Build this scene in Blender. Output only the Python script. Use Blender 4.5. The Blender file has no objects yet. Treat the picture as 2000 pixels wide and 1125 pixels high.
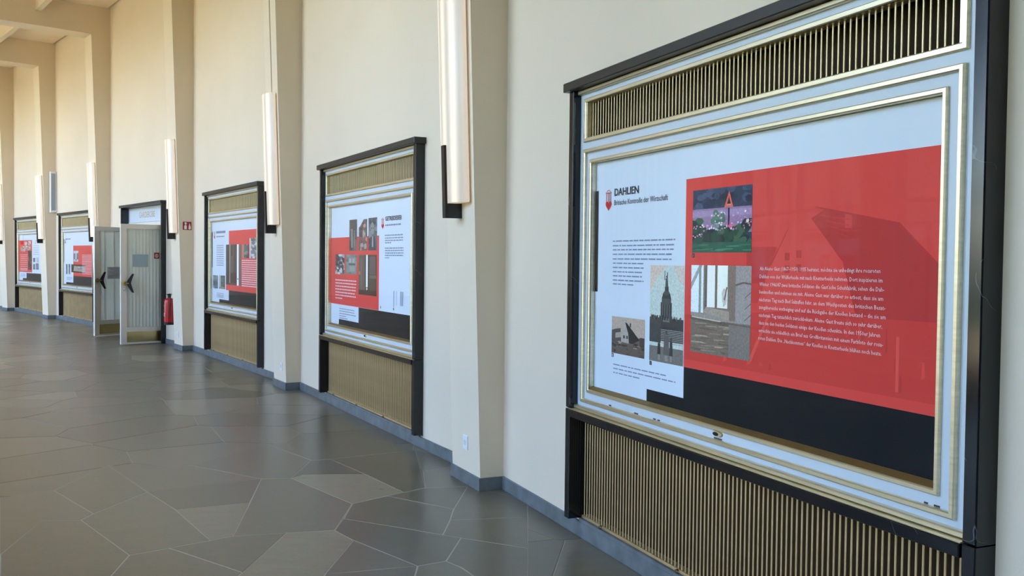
import bpy, math, random, json
from mathutils import Vector, Matrix

# ------------------------------------------------------------------ camera, sky, sun, exposure
sc = bpy.context.scene
COL = sc.collection
cam = bpy.data.cameras.new('camera')
cam.sensor_width = 36.0
cam.lens = 1839.14 / 2000 * 36.0
cam.shift_y = -1.06 / 2000
cam.clip_end = 300
cam_ob = bpy.data.objects.new('camera', cam)
COL.objects.link(cam_ob)
p, r = math.radians(-1.69986), math.radians(0.596472)
fwd = Vector((0, math.cos(p), math.sin(p)))
up0 = Vector((0, -math.sin(p), math.cos(p)))
rt0 = Vector((1, 0, 0))
rt = rt0 * math.cos(r) + up0 * math.sin(r)
up = -rt0 * math.sin(r) + up0 * math.cos(r)
M = Matrix((rt, up, -fwd)).transposed().to_4x4()
M.translation = Vector((0, 0, 1.612))
cam_ob.matrix_world = M
sc.camera = cam_ob

world = bpy.data.worlds.new('sky')
sc.world = world
world.use_nodes = True
wn = world.node_tree.nodes
bg = wn['Background']
sky = wn.new('ShaderNodeTexSky')
sky.sky_type = 'NISHITA'
sky.sun_disc = False
sky.sun_elevation = math.radians(56)
sky.sun_rotation = math.radians(140)
sky.air_density = 1.0
sky.dust_density = 1.5
world.node_tree.links.new(sky.outputs[0], bg.inputs[0])
bg.inputs[1].default_value = 0.42

sun = bpy.data.lights.new('sun', 'SUN')
sun.energy = 4.9
sun.angle = math.radians(0.6)
sun.color = (1.0, 0.93, 0.82)
sun_ob = bpy.data.objects.new('sun', sun)
COL.objects.link(sun_ob)
sd = Vector((-0.62 * math.cos(math.radians(56)), -0.78 * math.cos(math.radians(56)), -math.sin(math.radians(56))))
sun_ob.rotation_euler = sd.to_track_quat('-Z', 'Y').to_euler()
sun_ob.location = (20, 20, 40)

sc.view_settings.view_transform = 'Standard'
sc.view_settings.look = 'None'
sc.view_settings.exposure = 2.70
sc.view_settings.gamma = 1.0
sc.view_settings.use_curve_mapping = False
sc.cycles.max_bounces = 10
sc.cycles.diffuse_bounces = 6
sc.cycles.glossy_bounces = 4
sc.cycles.transparent_max_bounces = 12
sc.cycles.caustics_reflective = False
sc.cycles.caustics_refractive = False

# ------------------------------------------------------------------ helpers
def lin(c):
    f = lambda v: v / 12.92 if v <= 0.04045 else ((v + 0.055) / 1.055) ** 2.4
    return tuple(f(v / 255.0) for v in c[:3])

def nt(m):
    m.use_nodes = True
    return m.node_tree, m.node_tree.nodes['Principled BSDF']

def mat(name, rgb, rough=0.5, metal=0.0, noise=0.0, scale=8.0, bump=0.0, bscale=60.0, spec=0.5, stretch=None):
    m = bpy.data.materials.new(name)
    t, b = nt(m)
    c = lin(rgb)
    b.inputs['Base Color'].default_value = (*c, 1)
    b.inputs['Roughness'].default_value = rough
    b.inputs['Metallic'].default_value = metal
    b.inputs['Specular IOR Level'].default_value = spec
    if noise or bump:
        tc = t.nodes.new('ShaderNodeTexCoord')
        mp = t.nodes.new('ShaderNodeMapping')
        if stretch: mp.inputs['Scale'].default_value = stretch
        t.links.new(tc.outputs['Object'], mp.inputs[0])
    if noise:
        n = t.nodes.new('ShaderNodeTexNoise')
        n.inputs['Scale'].default_value = scale
        n.inputs['Detail'].default_value = 5
        t.links.new(mp.outputs[0], n.inputs['Vector'])
        r_ = t.nodes.new('ShaderNodeMapRange')
        r_.inputs['From Min'].default_value = 0.3; r_.inputs['From Max'].default_value = 0.7
        r_.inputs['To Min'].default_value = 1 - noise; r_.inputs['To Max'].default_value = 1 + noise
        t.links.new(n.outputs['Fac'], r_.inputs['Value'])
        mx = t.nodes.new('ShaderNodeMix'); mx.data_type = 'RGBA'; mx.blend_type = 'MULTIPLY'
        mx.inputs['Factor'].default_value = 1
        mx.inputs['A'].default_value = (*c, 1)
        cb = t.nodes.new('ShaderNodeCombineColor')
        for i in range(3): t.links.new(r_.outputs[0], cb.inputs[i])
        t.links.new(cb.outputs[0], mx.inputs['B'])
        t.links.new(mx.outputs['Result'], b.inputs['Base Color'])
    if bump:
        n2 = t.nodes.new('ShaderNodeTexNoise'); n2.inputs['Scale'].default_value = bscale
        n2.inputs['Detail'].default_value = 4
        t.links.new(mp.outputs[0], n2.inputs['Vector'])
        bp = t.nodes.new('ShaderNodeBump'); bp.inputs['Strength'].default_value = bump
        bp.inputs['Distance'].default_value = 0.004
        t.links.new(n2.outputs['Fac'], bp.inputs['Height'])
        t.links.new(bp.outputs[0], b.inputs['Normal'])
    return m

MAT = {}
MAT['wall'] = mat('wall_paint', (223, 209, 189), 0.75, noise=0.02, scale=1.2, bump=0.15, bscale=120)
MAT['ceil'] = mat('ceiling_board', (236, 221, 198), 0.8, noise=0.04, scale=2.0, stretch=(1, 12, 1))
MAT['beam'] = mat('beam_paint', (228, 214, 192), 0.7, noise=0.02, scale=2)
MAT['base'] = mat('baseboard_slate', (106, 112, 116), 0.4, noise=0.25, scale=9, bump=0.2)
MAT['panel'] = mat('white_enamel', (206, 215, 224), 0.35, noise=0.02, scale=3)
MAT['brass'] = mat('brushed_brass', (228, 216, 184), 0.36, metal=0.9, noise=0.10, scale=14, stretch=(0.15, 1, 6))
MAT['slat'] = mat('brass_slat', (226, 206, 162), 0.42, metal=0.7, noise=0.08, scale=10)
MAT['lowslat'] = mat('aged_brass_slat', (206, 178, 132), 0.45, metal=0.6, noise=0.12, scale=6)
MAT['dark'] = mat('dark_cavity', (54, 43, 30), 0.8, spec=0.1)
MAT['lowback'] = mat('cavity_brown', (58, 43, 27), 0.8, spec=0.1)
MAT['black'] = mat('black_lacquer', (14, 16, 26), 0.3)
MAT['bracket'] = mat('dark_bronze', (34, 32, 36), 0.35, metal=0.4)
MAT['poster'] = mat('poster_white', (232, 240, 250), 0.6, spec=0.15)
MAT['red'] = mat('print_red', (240, 78, 71), 0.6, spec=0.15)
MAT['inkblack'] = mat('print_black', (18, 20, 27), 0.6, spec=0.15)
MAT['ink'] = mat('print_ink', (28, 30, 44), 0.5)
MAT['greyink'] = mat('print_grey_ink', (138, 146, 172), 0.5)
MAT['pinkink'] = mat('print_light_ink', (250, 226, 226), 0.5)
MAT['door'] = mat('door_frame_enamel', (224, 219, 210), 0.4)
MAT['rib'] = mat('reeded_pane', (240, 241, 236), 0.22, noise=0.05, scale=2)
t_, b_ = nt(MAT['rib'])   # reeded glass lets light through diffusely
tl = t_.nodes.new('ShaderNodeBsdfTranslucent'); tl.inputs['Color'].default_value = (0.86, 0.90, 0.86, 1)
mx = t_.nodes.new('ShaderNodeMixShader'); mx.inputs[0].default_value = 0.5
t_.links.new(b_.outputs[0], mx.inputs[1]); t_.links.new(tl.outputs[0], mx.inputs[2]); t_.links.new(mx.outputs[0], t_.nodes['Material Output'].inputs[0])
MAT['ribdark'] = mat('reeded_pane_groove', (132, 138, 128), 0.3)
MAT['ribwhite'] = mat('pane_strip', (240, 242, 240), 0.3)
MAT['kick'] = mat('brass_kickplate', (190, 172, 120), 0.28, metal=1.0, noise=0.1, scale=5)
MAT['chrome'] = mat('chrome', (210, 210, 208), 0.15, metal=1.0)
MAT['plastic'] = mat('white_plastic', (232, 233, 235), 0.35)
MAT['greyplastic'] = mat('grey_plastic', (150, 160, 172), 0.5)
MAT['firered'] = mat('fire_red', (190, 18, 28), 0.25)
MAT['signred'] = mat('sign_red', (150, 20, 30), 0.4)
MAT['white'] = mat('label_white', (236, 234, 230), 0.5)
MAT['paper'] = mat('notice_paper', (205, 208, 222), 0.6)
MAT['film'] = mat('frosted_film', (150, 172, 180), 0.4)
MAT['gravel'] = mat('bounce_gravel', (212, 188, 146), 0.95, noise=0.2, scale=6)
MAT['gold_letter'] = mat('gold_letter', (176, 152, 120), 0.4, metal=0.3)
MAT['endwall'] = mat('dark_end_wall', (122, 100, 80), 0.5, noise=0.2, scale=3, stretch=(8, 8, 1))  # unseen end wall, browned to cut the light it bounces forward
MAT['darkbrass'] = mat('dull_brass', (150, 116, 62), 0.5, metal=0.6, noise=0.1)
MAT['recess'] = mat('socket_recess', (206, 208, 210), 0.4)
MAT['lawn'] = mat('lawn', (70, 92, 48), 0.95, noise=0.3, scale=2)
MAT['screen_hedge'] = mat('screen_green', (34, 46, 28), 0.8, noise=0.5, scale=3)
MAT['chip'] = mat('chipped_paint', (70, 58, 48), 0.8)

# dark marble with thin pale veins
m = bpy.data.materials.new('black_marble'); t, b = nt(m)
tc = t.nodes.new('ShaderNodeTexCoord')
n1 = t.nodes.new('ShaderNodeTexNoise'); n1.inputs['Scale'].default_value = 3.2; n1.inputs['Detail'].default_value = 2
n1.inputs['Roughness'].default_value = 0.6; n1.inputs['Distortion'].default_value = 0.5
t.links.new(tc.outputs['Object'], n1.inputs['Vector'])
ab = t.nodes.new('ShaderNodeMath'); ab.operation = 'SUBTRACT'; ab.inputs[1].default_value = 0.5
t.links.new(n1.outputs['Fac'], ab.inputs[0])
a2 = t.nodes.new('ShaderNodeMath'); a2.operation = 'ABSOLUTE'; t.links.new(ab.outputs[0], a2.inputs[0])
cr = t.nodes.new('ShaderNodeValToRGB')
cr.color_ramp.elements[0].position = 0.0; cr.color_ramp.elements[0].color = (0.10, 0.10, 0.11, 1)
cr.color_ramp.elements[1].position = 0.0022; cr.color_ramp.elements[1].color = (0.007, 0.008, 0.012, 1)
e = cr.color_ramp.elements.new(0.08); e.color = (0.006, 0.007, 0.011, 1)
n2 = t.nodes.new('ShaderNodeTexNoise'); n2.inputs['Scale'].default_value = 3.1; t.links.new(tc.outputs['Object'], n2.inputs['Vector'])
m2 = t.nodes.new('ShaderNodeMapRange'); m2.inputs['From Min'].default_value = 0.46; m2.inputs['From Max'].default_value = 0.55
m2.inputs['To Min'].default_value = 0.2; m2.inputs['To Max'].default_value = 0.0; t.links.new(n2.outputs['Fac'], m2.inputs['Value'])
a3 = t.nodes.new('ShaderNodeMath'); a3.operation = 'ADD'; t.links.new(a2.outputs[0], a3.inputs[0]); t.links.new(m2.outputs[0], a3.inputs[1])
t.links.new(a3.outputs[0], cr.inputs[0]); t.links.new(cr.outputs[0], b.inputs['Base Color'])
b.inputs['Roughness'].default_value = 0.12; b.inputs['Specular IOR Level'].default_value = 0.5
MAT['marble'] = m
m = m.copy(); m.name = 'cap_marble_sheen'; b = m.node_tree.nodes['Principled BSDF']; b.inputs['Roughness'].default_value = 0.38
for e_ in [n for n in m.node_tree.nodes if n.type == 'VALTORGB'][0].color_ramp.elements: e_.color = (0.020, 0.019, 0.018, 1)  # greyer base stands in for grazing reflection on the caps
MAT['marblecap'] = m

# slate floor tiles: tone varies tile by tile
m = bpy.data.materials.new('slate_tile'); t, b = nt(m)
gm = t.nodes.new('ShaderNodeNewGeometry'); tc = t.nodes.new('ShaderNodeTexCoord')
cr = t.nodes.new('ShaderNodeValToRGB'); cr.color_ramp.interpolation = 'LINEAR'
cr.color_ramp.elements[0].color = (*lin((86, 82, 70)), 1); cr.color_ramp.elements[1].color = (*lin((146, 138, 115)), 1)
cr.color_ramp.elements[1].position = 1.0
e = cr.color_ramp.elements.new(0.7); e.color = (*lin((118, 112, 96)), 1)
oi = t.nodes.new('ShaderNodeObjectInfo'); t.links.new(oi.outputs['Color'], cr.inputs[0])
n1 = t.nodes.new('ShaderNodeTexNoise'); n1.inputs['Scale'].default_value = 5; n1.inputs['Detail'].default_value = 8; n1.inputs['Roughness'].default_value = 0.62
mp = t.nodes.new('ShaderNodeMapping'); mp.inputs['Scale'].default_value = (1.0, 2.6, 1); mp.inputs['Rotation'].default_value = (0, 0, 0.5)
t.links.new(gm.outputs['Position'], mp.inputs[0]); t.links.new(mp.outputs[0], n1.inputs['Vector'])
mr = t.nodes.new('ShaderNodeMapRange'); mr.inputs['From Min'].default_value = 0.3; mr.inputs['From Max'].default_value = 0.7
mr.inputs['To Min'].default_value = 0.87; mr.inputs['To Max'].default_value = 1.12
t.links.new(n1.outputs['Fac'], mr.inputs['Value'])
vm = t.nodes.new('ShaderNodeVectorMath'); vm.operation = 'SCALE'
t.links.new(cr.outputs[0], vm.inputs[0]); t.links.new(mr.outputs[0], vm.inputs['Scale'])
t.links.new(vm.outputs[0], b.inputs['Base Color'])
mr2 = t.nodes.new('ShaderNodeMapRange'); mr2.inputs['To Min'].default_value = 0.25; mr2.inputs['To Max'].default_value = 0.33
t.links.new(n1.outputs['Fac'], mr2.inputs['Value']); t.links.new(mr2.outputs[0], b.inputs['Roughness'])
bp = t.nodes.new('ShaderNodeBump'); bp.inputs['Strength'].default_value = 0.03; bp.inputs['Distance'].default_value = 0.004
t.links.new(n1.outputs['Fac'], bp.inputs['Height']); t.links.new(bp.outputs[0], b.inputs['Normal'])
n3 = t.nodes.new('ShaderNodeTexNoise'); n3.inputs['Scale'].default_value = 38; n3.inputs['Detail'].default_value = 4
t.links.new(mp.outputs[0], n3.inputs['Vector'])
m3 = t.nodes.new('ShaderNodeMapRange'); m3.inputs['From Min'].default_value = 0.3; m3.inputs['From Max'].default_value = 0.7
m3.inputs['To Min'].default_value = 0.90; m3.inputs['To Max'].default_value = 1.10
t.links.new(n3.outputs['Fac'], m3.inputs['Value'])
v3 = t.nodes.new('ShaderNodeVectorMath'); v3.operation = 'SCALE'
t.links.new(vm.outputs[0], v3.inputs[0]); t.links.new(m3.outputs[0], v3.inputs['Scale']); t.links.new(v3.outputs[0], b.inputs['Base Color'])
MAT['tile'] = m
m = m.copy(); m.name = 'slate_tile_far'; t = m.node_tree
g2 = t.nodes.new('ShaderNodeNewGeometry')
t.links.new(g2.outputs['Random Per Island'], [n for n in t.nodes if n.type == 'VALTORGB'][0].inputs[0])
MAT['tilefar'] = m
MAT['grout'] = mat('grout', (184, 178, 162), 0.8)

# printed pictures: colour from the mesh, with photographic grain
m = bpy.data.materials.new('printed_picture'); t, b = nt(m)
at = t.nodes.new('ShaderNodeAttribute'); at.attribute_name = 'Col'
tc = t.nodes.new('ShaderNodeTexCoord')
n1 = t.nodes.new('ShaderNodeTexNoise'); n1.inputs['Scale'].default_value = 90; n1.inputs['Detail'].default_value = 4
t.links.new(tc.outputs['Object'], n1.inputs['Vector'])
mr = t.nodes.new('ShaderNodeMapRange'); mr.inputs['From Min'].default_value = 0.3; mr.inputs['From Max'].default_value = 0.7
mr.inputs['To Min'].default_value = 0.94; mr.inputs['To Max'].default_value = 1.34
t.links.new(n1.outputs['Fac'], mr.inputs['Value'])
vm = t.nodes.new('ShaderNodeVectorMath'); vm.operation = 'SCALE'
t.links.new(at.outputs['Color'], vm.inputs[0]); t.links.new(mr.outputs[0], vm.inputs['Scale'])
t.links.new(vm.outputs[0], b.inputs['Base Color']); b.inputs['Roughness'].default_value = 0.6; b.inputs['Specular IOR Level'].default_value = 0.15
MAT['picture'] = m
m = bpy.data.materials.new('printed_plain'); t, b = nt(m)
at = t.nodes.new('ShaderNodeAttribute'); at.attribute_name = 'Col'
t.links.new(at.outputs['Color'], b.inputs['Base Color']); b.inputs['Roughness'].default_value = 0.6; b.inputs['Specular IOR Level'].default_value = 0.15
MAT['plainprint'] = m

# clear glass (sheet)
m = bpy.data.materials.new('clear_glass'); m.use_nodes = True; t = m.node_tree
t.nodes.remove(t.nodes['Principled BSDF'])
tr = t.nodes.new('ShaderNodeBsdfTransparent'); gl = t.nodes.new('ShaderNodeBsdfGlossy'); gl.inputs['Roughness'].default_value = 0.02
fr = t.nodes.new('ShaderNodeFresnel'); fr.inputs['IOR'].default_value = 1.36
mx = t.nodes.new('ShaderNodeMixShader')
t.links.new(fr.outputs[0], mx.inputs[0]); t.links.new(tr.outputs[0], mx.inputs[1]); t.links.new(gl.outputs[0], mx.inputs[2])
t.links.new(mx.outputs[0], t.nodes['Material Output'].inputs[0])
MAT['glass'] = m

# lit lamp shade: opal plastic, three tubes inside show as soft bands
m = bpy.data.materials.new('lit_opal_shade'); t, b = nt(m)
tc = t.nodes.new('ShaderNodeTexCoord'); sx = t.nodes.new('ShaderNodeSeparateXYZ'); t.links.new(tc.outputs['Object'], sx.inputs[0])
mm = t.nodes.new('ShaderNodeMath'); mm.operation = 'MULTIPLY'; mm.inputs[1].default_value = 52.0; t.links.new(sx.outputs[0], mm.inputs[0])
cs = t.nodes.new('ShaderNodeMath'); cs.operation = 'COSINE'; t.links.new(mm.outputs[0], cs.inputs[0])
mr = t.nodes.new('ShaderNodeMapRange'); mr.inputs['From Min'].default_value = -1
mr.inputs['To Min'].default_value = 0.03; mr.inputs['To Max'].default_value = 0.10
t.links.new(cs.outputs[0], mr.inputs['Value']); t.links.new(mr.outputs[0], b.inputs['Emission Strength'])
b.inputs['Emission Color'].default_value = (1.0, 0.78, 0.60, 1)
b.inputs['Base Color'].default_value = (*lin((208, 199, 184)), 1); b.inputs['Roughness'].default_value = 0.4
MAT['shade'] = m

class MB:
    """collects solids, links them as ONE mesh object"""
    def __init__(s): s.v = []; s.f = []
    def add(s, vs, fs):
        o = len(s.v); s.v += [tuple(v) for v in vs]; s.f += [tuple(i + o for i in f) for f in fs]; return s
    def box(s, s0, s1, n0, n1, z0, z1, lean=0.0):
        """s along the wall, n out of the wall, z up; lean = dn/dz"""
        vs = [(x, -(n + lean * z), z) for z in (z0, z1) for n in (n0, n1) for x in (s0, s1)]
        return s.add(vs, [(0, 1, 3, 2), (4, 6, 7, 5), (0, 4, 5, 1), (2, 3, 7, 6), (0, 2, 6, 4), (1, 5, 7, 3)])
    def bbox(s, s0, s1, n0, n1, z0, z1, c=0.004):
        """box with the four front edges chamfered"""
        a = [(s0, -n0, z0), (s1, -n0, z0), (s1, -n0, z1), (s0, -n0, z1)]
        b_ = [(s0, -(n1 - c), z0), (s1, -(n1 - c), z0), (s1, -(n1 - c), z1), (s0, -(n1 - c), z1)]
        d = [(s0 + c, -n1, z0 + c), (s1 - c, -n1, z0 + c), (s1 - c, -n1, z1 - c), (s0 + c, -n1, z1 - c)]
        fs = [(3, 2, 1, 0), (8, 9, 10, 11)]
        for i in range(4):
            j = (i + 1) % 4
            fs += [(i, j, 4 + j, 4 + i), (4 + i, 4 + j, 8 + j, 8 + i)]
        return s.add(a + b_ + d, fs)
    def ring(s, s0, s1, z0, z1, w, n0, n1, c=0.004):
        """mitred rectangular moulding, outer edge s0..s1 x z0..z1, width w"""
        prof = [(0, n0), (0, n1 - c), (c, n1), (w - c, n1), (w, n1 - c), (w, n0)]
        vs = []
        for d, n in prof:
            vs += [(s0 + d, -n, z0 + d), (s1 - d, -n, z0 + d), (s1 - d, -n, z1 - d), (s0 + d, -n, z1 - d)]
        fs = []
        for k in range(6):
            k2 = (k + 1) % 6
            for i in range(4):
                j = (i + 1) % 4
                fs.append((k * 4 + i, k * 4 + j, k2 * 4 + j, k2 * 4 + i))
        return s.add(vs, fs)
    def prism(s, poly, z0, z1):
        n = len(poly)
        vs = [(x, y, z0) for x, y in poly] + [(x, y, z1) for x, y in poly]
        return s.add(vs, [tuple(range(n))[::-1], tuple(range(n, 2 * n))] + [(i, (i + 1) % n, n + (i + 1) % n, n + i) for i in range(n)])
    def tube(s, pts, rad, k=10):
        pts = [Vector(q) for q in pts]; rings = []
        for i, q in enumerate(pts):
            d = (pts[min(i + 1, len(pts) - 1)] - pts[max(i - 1, 0)]).normalized()
            a = d.orthogonal().normalized(); b_ = d.cross(a)
            rr = rad[i] if isinstance(rad, (list, tuple)) else rad
            rings.append([q + (a * math.cos(2 * math.pi * j / k) + b_ * math.sin(2 * math.pi * j / k)) * rr for j in range(k)])
        vs = [v for r_ in rings for v in r_]
        fs = [(i * k + j, i * k + (j + 1) % k, (i + 1) * k + (j + 1) % k, (i + 1) * k + j) for i in range(len(pts) - 1) for j in range(k)]
        fs += [tuple(range(k))[::-1], tuple((len(pts) - 1) * k + j for j in range(k))]
        return s.add(vs, fs)
    def lathe(s, prof, cx=0, cy=0, k=24):
        vs = []; 
        for r_, z in prof: vs += [(cx + r_ * math.cos(2 * math.pi * j / k), cy + r_ * math.sin(2 * math.pi * j / k), z) for j in range(k)]
        n = len(prof)
        fs = [(i * k + j, i * k + (j + 1) % k, (i + 1) * k + (j + 1) % k, (i + 1) * k + j) for i in range(n - 1) for j in range(k)]
        fs += [tuple(range(k))[::-1], tuple((n - 1) * k + j for j in range(k))]
        return s.add(vs, fs)
    def mesh(s, name, m, smooth=False):
        me = bpy.data.meshes.new(name); me.from_pydata(s.v, [], s.f)
        me.materials.append(m)
        import bmesh
        bm = bmesh.new(); bm.from_mesh(me); bmesh.ops.recalc_face_normals(bm, faces=bm.faces); bm.to_mesh(me); bm.free()
        if smooth:
            me.shade_smooth()
            me.set_sharp_from_angle(angle=math.radians(40))
        return me
    def obj(s, name, m, parent=None, smooth=False, kind=None):
        return link(name, s.mesh(name, m, smooth), parent, kind)

def link(name, me, parent=None, kind=None):
    o = bpy.data.objects.new(name, me); COL.objects.link(o)
    if parent: o.parent = parent
    if kind: o['kind'] = kind
    return o
def empty(name, loc=(0, 0, 0), rz=0.0):
    o = bpy.data.objects.new(name, None); COL.objects.link(o)
    o.location = loc; o.rotation_euler = (0, 0, rz); o.empty_display_size = 0.2
    return o
def tag(o, label, cat, group=None):
    o['label'] = label; o['category'] = cat
    if group: o['group'] = group
    return o
def copy_tree(o, parent=None):
    c = o.copy(); COL.objects.link(c); c.parent = parent
    for ch in list(o.children): copy_tree(ch, c)
    return c

# ------------------------------------------------------------------ layout of the curved hall (metres)
BAYS = [(0.9429, 4.1786, -67.5948, 5.666), (-1.4069, 9.2328, -62.4057, 5.493), (-4.1185, 13.9617, -57.8586, 5.418),
        (-7.1779, 18.3718, -52.5432, 5.328), (-10.2208, 22.1977, -50.2302, 4.451), (-12.9996, 25.4704, -49.0440, 4.136),
        (-16.1445, 28.8360, -45.1897, 5.082)]
PIL = [(2.0127, 1.5838, -70.1894), (-0.1471, 6.8225, -65.0002), (-2.6913, 11.6903, -60.1321), (-5.5739, 16.2782, -55.2009),
       (-8.8141, 20.5075, -51.3867), (-11.6615, 23.9288, -49.6371), (-14.3724, 27.0521, -47.1168), (-17.954, 30.658, -43.0)]
VERTS = [(4.833, -9.24, -78.0), (3.669, -3.766, -75.4)] + PIL + [(-21.78, 33.87, -40.0)]
H_CEIL, H_BEAM, DEPTH = 6.884, 6.29, 7.5
LEAN, PD0, PW = 0.0323, 0.186, 0.262
def tn(a):
    a = math.radians(a); return Vector((math.cos(a), math.sin(a))), Vector((math.sin(a), -math.cos(a)))
def bay(k): x, y, a, L = BAYS[k]; return (x, y, 0), math.radians(a), L
def pil(k): x, y, a = PIL[k]; return (x, y, 0), math.radians(a)
def off(v, n):
    t_, nn = tn(v[2]); q = Vector(v[:2]) + nn * n; return (q.x, q.y)

# ------------------------------------------------------------------ setting
def world_add(mb, sub, loc, rz):
    c, s_ = math.cos(rz), math.sin(rz)
    mb.add([(loc[0] + c * x - s_ * y, loc[1] + s_ * x + c * y, z) for x, y, z in sub.v], sub.f)

CASES = (0, 1, 2, 4, 5)
DOORS = (3, 6)
wall = MB()
for k in range(7):
    loc, rz, L = bay(k)
    a, b_ = -L / 2 - 0.0266, L / 2 - 0.0266
    w, zlo = (1.43, 0.10) if k in CASES else (1.345, 0.0)
    q = MB()
    q.box(a - .02, -w, -0.25, 0, 0, 7.1); q.box(w, b_ + .02, -0.25, 0, 0, 7.1); q.box(-w, w, -0.25, 0, 2.6, 7.1)
    if zlo: q.box(-w, w, -0.25, 0, 0, zlo)
    world_add(wall, q, loc, rz)
for i in (0, 1, 9):
    A, B = Vector(VERTS[i][:2]), Vector(VERTS[i + 1][:2])
    d = A - B; q = MB(); q.box(-d.length / 2, d.length / 2, -0.25, 0, 0, 7.1)
    mid = (A + B) / 2; world_add(wall, q, (mid.x, mid.y), math.atan2(d.y, d.x))
wall.obj('wall_right', MAT['wall'], kind='structure')

def strip(n0, n1, z0, z1):
    q = MB()
    for i in range(len(VERTS) - 1):
        A, B = VERTS[i], VERTS[i + 1]
        q.prism([off(A, n0), off(B, n0), off(B, n1), off(A, n1)], z0, z1)
    return q
strip(0.05, DEPTH - 0.05, H_CEIL, H_CEIL + 0.04).obj('ceiling', MAT['ceil'], kind='structure')
strip(-0.05, 1.0, H_CEIL + 0.05, H_CEIL + 0.07).obj('trim_%d' % 90, MAT['black'], kind='structure')  # black strip added to paint the shade in the ceiling gap
strip(-0.6, DEPTH + 0.5, 7.1, 7.3).obj('roof_slab', MAT['ceil'], kind='structure')
ground = MB().box(-90, 60, -110, 60, -0.5, -0.4).obj('ground', MAT['lawn'], kind='structure')
q = MB()
for i in range(len(VERTS) - 1):
    A, B = VERTS[i], VERTS[i + 1]; w0, w1 = (12.5 if i < 4 else 18), (12.5 if i < 3 else 18)
    q.prism([off(A, -1), off(B, -1), off(B, w1), off(A, w0)], -0.39, -0.35)
q.obj('bounce_strip', MAT['gravel'], kind='structure')  # unseen strip added to bounce warm sunlight, narrower by the near bays
for i, nm in ((0, 'wall_back'), (len(VERTS) - 1, 'wall_far')):
    x, y, a = VERTS[i]; q = MB()
    d = -1 if i else 1
    q.box(min(0, d * .2), max(0, d * .2), -0.2, DEPTH + .2, 0, 7.1)
    q2 = MB(); world_add(q2, q, (x, y), math.radians(a)); q2.obj(nm, MAT['endwall' if i == 0 else 'wall'], kind='structure')

# portal frames: leaning pilaster and the roof beam it turns into
for i, v in enumerate(VERTS):
    q = MB()
    zt = H_BEAM + 0.02
    nb, nt_ = PD0, PD0 + LEAN * H_BEAM
    prof = [(-0.05, 0), (nb, 0), (nt_, H_BEAM), (DEPTH, H_BEAM + 0.08), (DEPTH, 7.1), (-0.05, 7.1)]
    vs = [(sx_, -n, z) for sx_ in (-PW, PW) for n, z in prof]
    m_ = len(prof)
    q.add(vs, [(0, 1, 2, 5), (5, 2, 3, 4), (m_ + 5, m_ + 2, m_ + 1, m_), (m_ + 4, m_ + 3, m_ + 2, m_ + 5)] +
          [(j, (j + 1) % m_, m_ + (j + 1) % m_, m_ + j) for j in range(m_)])
    o = q.obj('trim_%d' % (i + 1), MAT['beam'], kind='structure')
    o.location = (v[0], v[1], 0); o.rotation_euler = (0, 0, math.radians(v[2]))
    if 2 <= i <= 8:
        bb = MB(); h = 0.09; lf = PD0 + 0.002
        bb.box(-PW - .012, PW + .012, lf, lf + .013, 0, h)
        bb.box(PW, PW + .012, 0.014, lf, 0, h); bb.box(-PW - .012, -PW, 0.014, lf, 0, h)
        o = bb.obj('baseboard_right', MAT['base'], kind='structure')
        o.location = (v[0], v[1], 0); o.rotation_euler = (0, 0, math.radians(v[2]))
num = len(VERTS) + 1
for i in range(len(VERTS) - 1):
    for n in (1.35, 2.7, 4.05, 5.4):
        A, B = off(VERTS[i], n), off(VERTS[i + 1], n); A2, B2 = off(VERTS[i], n + .11), off(VERTS[i + 1], n + .11)
        MB().prism([A, B, B2, A2], 6.6, H_CEIL + 0.01).obj('trim_%d' % num, MAT['beam'], kind='structure'); num += 1
for k in range(7):
    loc, rz, L = bay(k)
    a, b_ = -L / 2 - 0.0266 + PW + .012, L / 2 - 0.0266 - PW - .012
    segs = [(a, b_)] if k in CASES else [(a, -1.35), (1.35, b_)]
    for s0, s1 in segs:
        q = MB().bbox(s0, s1, 0, 0.014, 0, 0.092, .002)
        if k in CASES: q.box(-1.378, 1.378, -.055, .0145, .0925, .1115)
        o = q.obj('baseboard_right', MAT['base'], kind='structure')
        o.location = loc; o.rotation_euler = (0, 0, rz)

# window side of the hall
wl = MB()
for v in VERTS:
    q = MB().box(-0.25, 0.25, DEPTH - 0.1, DEPTH + 0.3, 0, 7.1); world_add(wl, q, v[:2], math.radians(v[2]))
for i in range(len(VERTS) - 1):
    wl.prism([off(VERTS[i], DEPTH), off(VERTS[i + 1], DEPTH), off(VERTS[i + 1], DEPTH + .2), off(VERTS[i], DEPTH + .2)], 6.5, 7.1)
    wl.prism([off(VERTS[i], DEPTH), off(VERTS[i + 1], DEPTH), off(VERTS[i + 1], DEPTH + .2), off(VERTS[i], DEPTH + .2)], 0, 0.25)
SOLID = (0,)
for i, z in ((0, .25), (1, 3.8)): wl.prism([off(VERTS[i], DEPTH), off(VERTS[i + 1], DEPTH), off(VERTS[i + 1], DEPTH + .2), off(VERTS[i], DEPTH + .2)], z, 6.5)  # unseen infill added to block daylight from the first bays
wl.obj('wall_left', MAT['beam'], kind='structure')
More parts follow.
